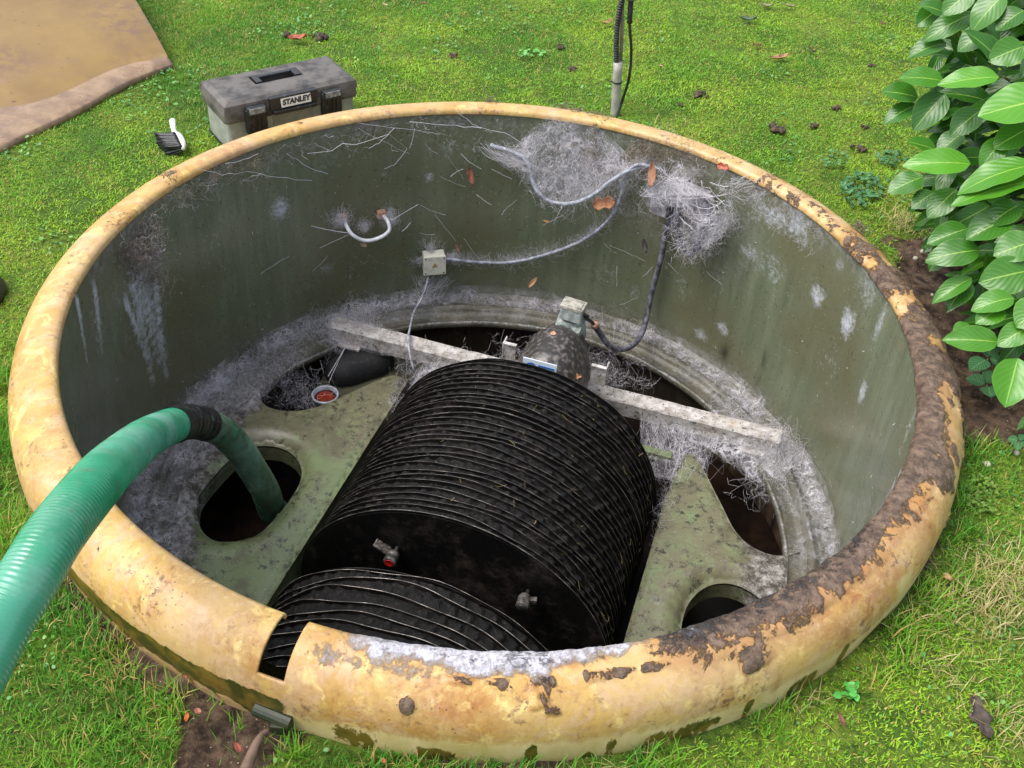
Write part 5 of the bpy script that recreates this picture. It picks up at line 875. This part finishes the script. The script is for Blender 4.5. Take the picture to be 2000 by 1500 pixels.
# 6 round the junction box
w6 = web('fine cobweb halo spreading from the cream box with the triangle', W(846, 500, .985)); tuft(W(842, 492, .978), 0, 900, .055, .035, .00038, .02, 'upper_halo', w6); tuft(W(822, 510, .98), 0, 600, .055, .035, .00038, 0, 'left_halo', w6); tuft(W(880, 505, .98), 0, 900, .05, .03, .00045, 0, 'right_halo', w6)
A = pick([W(832, 575, .95), W(830, 560, .95), at(822, 590, -.68)], 700, .008); strands('lower_fan', A, pick([W(815, 545, .995), W(850, 540, .995), W(835, 536, .99), W(865, 548, .995), W(875, 540, .99)], 700, .012), .0005, M_SILK, w6, .06, .04)
# 7 dusty patch on the left wall
w7 = web('dusty purple-grey cobweb mat stuck high on the left wall', W(280, 500, .98)); A = pick([W(275, 470, .985), W(285, 500, .985), W(265, 520, .985), W(300, 540, .985), W(290, 450, .985), W(250, 490, .985)], 4200, .022); B = A+rng.normal(0, .018, (4200, 3)); 
for Q in (A, B): rQ = np.hypot(Q[:, 0], Q[:, 1]); k = rQ > .996; Q[k, :2] *= (.996/rQ[k])[:, None]
strands('threads', A, B, .0006, M_SILKD, w7, .15, .1); A2 = A[:1500]; strands('pale_threads', A2, A2+rng.normal(0, .015, (1500, 3)), .0004, M_SILK, w7, .15, .1)
A = W(380, 352, .985)+rng.normal(0, .02, (900, 3)); tt = rng.random(900)[:, None]; A = W(300, 400, .985)*(1-tt)+W(520, 300, .985)*tt+rng.normal(0, .012, (900, 3)); rQ = np.hypot(A[:, 0], A[:, 1]); A[rQ > .995, :2] *= (.995/rQ[rQ > .995])[:, None]; strands('rim_threads', A, A+rng.normal(0, .025, (900, 3))*np.array([1, 1, .5]), .00045, M_SILKD, w7, .15, .1)
# 8, 9 curtains at the beam
w8 = web('white cobweb sheet wrapped round the left end of the beam', rot(-.72, .53, -.67)); A = pick([rot(-.77, .53, -.68), rot(-.74, .50, -.72), rot(-.72, .56, -.66), rot(-.66, .54, -.66)], 3400, .025); strands('threads', A, A+rng.normal(0, .028, (3400, 3)), .00055, M_SILK, w8, .2, .09)
G = loft([rot(-.80, .56, -.66), rot(-.70, .565, -.662), rot(-.55, .565, -.663)], [rot(-.80, .47, -.72), rot(-.68, .485, -.722), rot(-.55, .495, -.722)], 30, 14, 0); veil('sheet', G, fade(30, 14, .2, .3)*.9, M_VEILT, w8, .006); guys([rot(-.71, .50, -.72)]*2, [at(642, 748, ZD+.01), at(641, 735, ZD)], .0011, w8)
w9 = web('ragged white cobweb sheet hanging from the right end of the beam', rot(.64, .50, -.70)); G = loft([rot(.40, .497, -.70), rot(.55, .497, -.69), rot(.66, .497, -.68), rot(.78, .50, -.70)], [rot(.40, .490, -.725), rot(.55, .47, -.75), rot(.66, .43, -.77), rot(.80, .36, -.75)], 44, 16, 0); veil('sheet', G, fade(44, 16, .12, .5)*1.1, M_VEILT, w9, .008)
A = pick([rot(.70, .50, -.68), rot(.74, .47, -.70), rot(.72, .42, -.73), rot(.76, .52, -.69), rot(.78, .40, -.74)], 3000, .028); strands('threads', A, A+rng.normal(0, .028, (3000, 3)), .0006, M_SILK, w9, .2, .09)
A = rs_(np.array([rot(.50, .56, -.665), rot(.76, .56, -.665)]), 60); A = pick(A, 1600, .01); Bq = cyl(np.arctan2(A[:, 1], A[:, 0])+rng.normal(0.02, .05, 1600), rng.uniform(.88, .98, 1600), ZD+rng.uniform(.0, .03, 1600)); k = np.linalg.norm(Bq-A, axis=1) < .22; strands('back_threads', A[k], Bq[k], .0005, M_SILK, w9, .1, .05)
# 10 left gap and right gap beside the drum
w10 = web('blue-grey cobweb clump in the corner between left deck tip, beam and drum', rot(-.38, .42, -.70)); A = pick([rot(-.40, .40, -.70), rot(-.36, .44, -.69), rot(-.40, .32, -.71), rot(-.43, .46, -.70), rot(-.32, .45, -.68), rot(-.41, .26, -.72), rot(-.48, .47, -.72), rot(-.28, .47, -.67)], 2600, .022); strands('threads', A, A+rng.normal(0, .026, (2600, 3)), .0005, M_SILK, w10, .2, .09)
G = loft([rot(-.435, .50, -.71), rot(-.425, .35, -.712), rot(-.42, .20, -.715)], [rot(-.28, .48, -.66), rot(-.365, .34, -.70), rot(-.405, .20, -.72)], 24, 12, .0); veil('sheet', G, fade(24, 12, .15, .4)*.9, M_VEILT, w10, .006)
w11 = web('lacy hanging cobweb between the beam and the right deck tip', rot(.44, .40, -.70)); A = rs_(np.array([rot(.31, .50, -.70), rot(.55, .50, -.71)]), 40); A = pick(A, 620, .006); B = pick([rot(.42, .29, -.72), rot(.46, .27, -.72), rot(.50, .27, -.72), rot(.38, .33, -.72), rot(.52, .30, -.72)], 620, .018); strands('threads', A, B, .00045, M_SILK, w11, .08, .05)
G = loft([rot(.30, .497, -.70), rot(.56, .497, -.71)], [rot(.37, .28, -.73), rot(.52, .27, -.725)], 24, 18, .02); veil('sheet', G, fade(24, 18, .1, .5)*.55, M_VEIL, w11, .006); A = pick([rot(.46, .14, -.73), rot(.455, .19, -.73), rot(.46, .24, -.73), rot(.47, .08, -.735)], 800, .012); strands('gap_threads', A, A+rng.normal(0, .020, (800, 3)), .0005, M_SILK, w11, .2, .09)
# 12 round the motor
w12 = web('grey cobweb gathered round the motor bonnet and behind it', rot(.10, .60, -.60)); A = pick([rot(.14, .56, -.62), rot(.18, .60, -.66), rot(-.10, .60, -.64), rot(-.05, .66, -.66), rot(.22, .66, -.68), rot(.12, .68, -.68), rot(-.16, .52, -.62), rot(.16, .50, -.58)], 2400, .026); strands('threads', A, A+rng.normal(0, .028, (2400, 3)), .00048, M_SILK, w12, .2, .09)
# 13 mat on the left deck
w13 = web('wide dark and white cobweb mat over the left edge of the green deck', cyl(math.radians(190), .85, ZD)); N = 5200; a = np.radians(rng.uniform(145, 222, N)); r = rng.uniform(.84, .99, N); Q = cyl(a, r, ZD+.016+rng.uniform(0, .012, N)); dn = fbm(Q, 9, 3, 15); k = (dn > .47); Q = Q[k]; strands('threads', Q, Q+rng.normal(0, 1, Q.shape)*np.array([.022, .022, .006]), .00045, M_SILK, w13, .2, .1)
al = np.radians(np.linspace(146, 220, 120)); G = np.array([cyl(al, r, ZD+.022) for r in np.linspace(.80, 1.0, 30)]).transpose(1, 0, 2); veil('veil', G, fade(120, 30, .15)*sm(.44, .62, fbm(G, 8, 4, 21))*.8, M_VEILT, w13, .008)
Q = cyl(np.radians(rng.uniform(138, 166, 3500)), rng.uniform(.84, 1.0, 3500), ZD+.01+rng.uniform(0, .05, 3500)**1.2); strands('corner_threads', Q, Q+rng.normal(0, .022, Q.shape), .0006, M_SILK, w13, .2, .1)
Q = pick([at(560, 760, -.80), at(600, 750, -.80), at(580, 770, -.79), at(610, 780, -.79)], 1400, .03); strands('opening_threads', Q, Q+rng.normal(0, .03, Q.shape), .0005, M_SILK, w13, .2, .1)
# 14 loose threads across the far wall
w14 = web('single loose silk threads stretched across the far wall', W(800, 350, .985)); LT_ = [((384, 328), (480, 335)), ((480, 335), (610, 353)), ((560, 300), (640, 340)), ((700, 250), (800, 300)), ((600, 300), (760, 262)), ((760, 262), (795, 290)), ((795, 290), (750, 330)), ((890, 215), (960, 255)), ((960, 255), (1040, 300)), ((830, 280), (855, 300)), ((870, 300), (905, 350)), ((720, 290), (770, 250)), ((440, 320), (505, 300)), ((640, 500), (610, 530)), ((800, 290), (810, 250)), ((700, 240), (860, 262)), ((800, 238), (940, 250)), ((860, 345), (910, 365)), ((510, 535), (565, 500)), ((820, 400), (870, 420)), ((820, 455), (850, 457)), ((850, 420), (890, 470)), ((880, 345), (905, 330)), ((1190, 480), (1260, 510)), ((1180, 475), (1205, 495)), ((1380, 530), (1410, 555)), ((1205, 520), (1205, 560)), ((1255, 540), (1275, 520)), ((1210, 595), (1245, 580)), ((905, 465), (930, 500)), ((960, 400), (930, 380)), ((980, 420), (1010, 390)), ((1000, 350), (960, 330)), ((1060, 440), (1100, 420)), ((1100, 430), (1120, 410)), ((940, 330), (900, 300))]
for a_, b_ in LT_: strands('silk_thread', [W(*a_, .985)], [W(*b_, .985)], .00065, M_SILK, w14, .04, .015, 8)
A = []; 
for k in range(1500): px, py = rng.uniform(380, 1560), 0; tt = rng.random(); q = cyl(math.radians(rng.uniform(28, 160)), .985, -rng.uniform(.012, .10)); A.append(q)
A = np.array(A); strands('under_rim_threads', A, A+rng.normal(0, .03, A.shape)*np.array([1, 1, .5]), .0004, M_SILK, w14, .1, .06)['kind'] = 'stuff'; sp_ = np.array([cyl(math.radians(rng.uniform(-20, 172)), .9955, -rng.uniform(.05, .70)) for _ in range(420)]); strands('specks', sp_, sp_+rng.normal(0, .0035, sp_.shape), .0018, M_SILK, w14, .1, 0, 3)['kind'] = 'stuff'
# dead grass stems and seeds on the drum
t = rng.uniform(.1, 1.9, 46); s = rng.uniform(SA+.03, SB-.02, 46); A = ringpt(R0+.001+0*t, t, s); B = ringpt(R0+.002+0*t, t+rng.normal(0, .04, 46), s+rng.normal(0, .012, 46)); dg_ = strands('grass_clippings', A, B, .0007, M_DRY, None, .12, .02); rehome(dg_); tag(dg_, 'scattered straw-coloured grass clippings lying on the black drum', 'grass clippings', kind='stuff')

w15 = web('dry brown root-like debris clinging to the far rim above the web-filled cable loop', W(1150, 240, .99))
Q = pick([at(1100, 212, .006), at(1130, 218, .006), at(1160, 226, .006), at(1172, 236, .0)], 900, .010); Q[:, 2] = np.maximum(Q[:, 2], .004); B = Q+rng.normal(0, .016, Q.shape)*np.array([1, 1, .3]); strands('roots_on_rim', Q, B, .0016, M_SILKD, w15, .1, .08)
Q = pick([W(1163, 245, .985), W(1164, 270, .985), W(1165, 295, .98), W(1166, 320, .975)], 500, .006); strands('hanging_roots', Q, Q+rng.normal(0, .010, Q.shape)-UP*.008, .0016, M_SILKD, w15, .1, .08)
for (px, py) in ((955, 197), (1232, 300), (1256, 288), (330, 352), (1680, 445)):
    Q = pick([at(px, py, .008)], 300, .009); strands('crumb_of_debris', Q, Q+rng.normal(0, .010, Q.shape), .002, M_SILKD, w15, .1, .08)

# small round-leaved weeds mixed through the whole lawn
n = 60000; X = rng.uniform(-2.75, 3.2, n); Y = rng.uniform(-1.75, 3.5, n); P = np.stack([X, Y, 0*X+ZG], -1); dn = fbm(P, 3.2, 4, 222); k = inview(P) & (np.hypot(X, Y) > 1.13) & (rng.random(n) < sm(.50, .66, dn)*.8+.02) & (soilmask(X, Y) < .4); P = P[k]; n = len(P)
P[:, 2] = groundz(P[:, 0], P[:, 1])+rng.uniform(.006, .018, n); a = rng.uniform(0, 2*PI, n); r_ = rng.uniform(.0025, .0048, n)*np.where(P[:, 1] > .3, 1.35, 1); ux = np.stack([np.cos(a), np.sin(a), rng.normal(0, .3, n)], -1); uy = np.stack([-np.sin(a), np.cos(a), rng.normal(0, .3, n)], -1)
V = np.zeros((n, 8, 3)); 
for j, (x, y) in enumerate(((-1, -.2), (-.5, -.7), (.3, -.75), (1, -.25), (1, .25), (.3, .75), (-.5, .7), (-1, .2))): V[:, j] = P+(ux*x+uy*y)*r_[:, None]
b = (np.arange(n)*8)[:, None]; Fc = np.stack([b+[0, 1, 6, 7], b+[1, 2, 5, 6], b+[2, 3, 4, 5]], 1).reshape(-1, 4)
tag(mesh('lawn_weeds', V.reshape(-1, 3), Fc, simple('small_weed_leaf', lin(58, 116, 52), lin(104, 152, 60), .5, 12), None, False), 'small round weed leaves mixed through the lawn', 'weeds', kind='stuff')
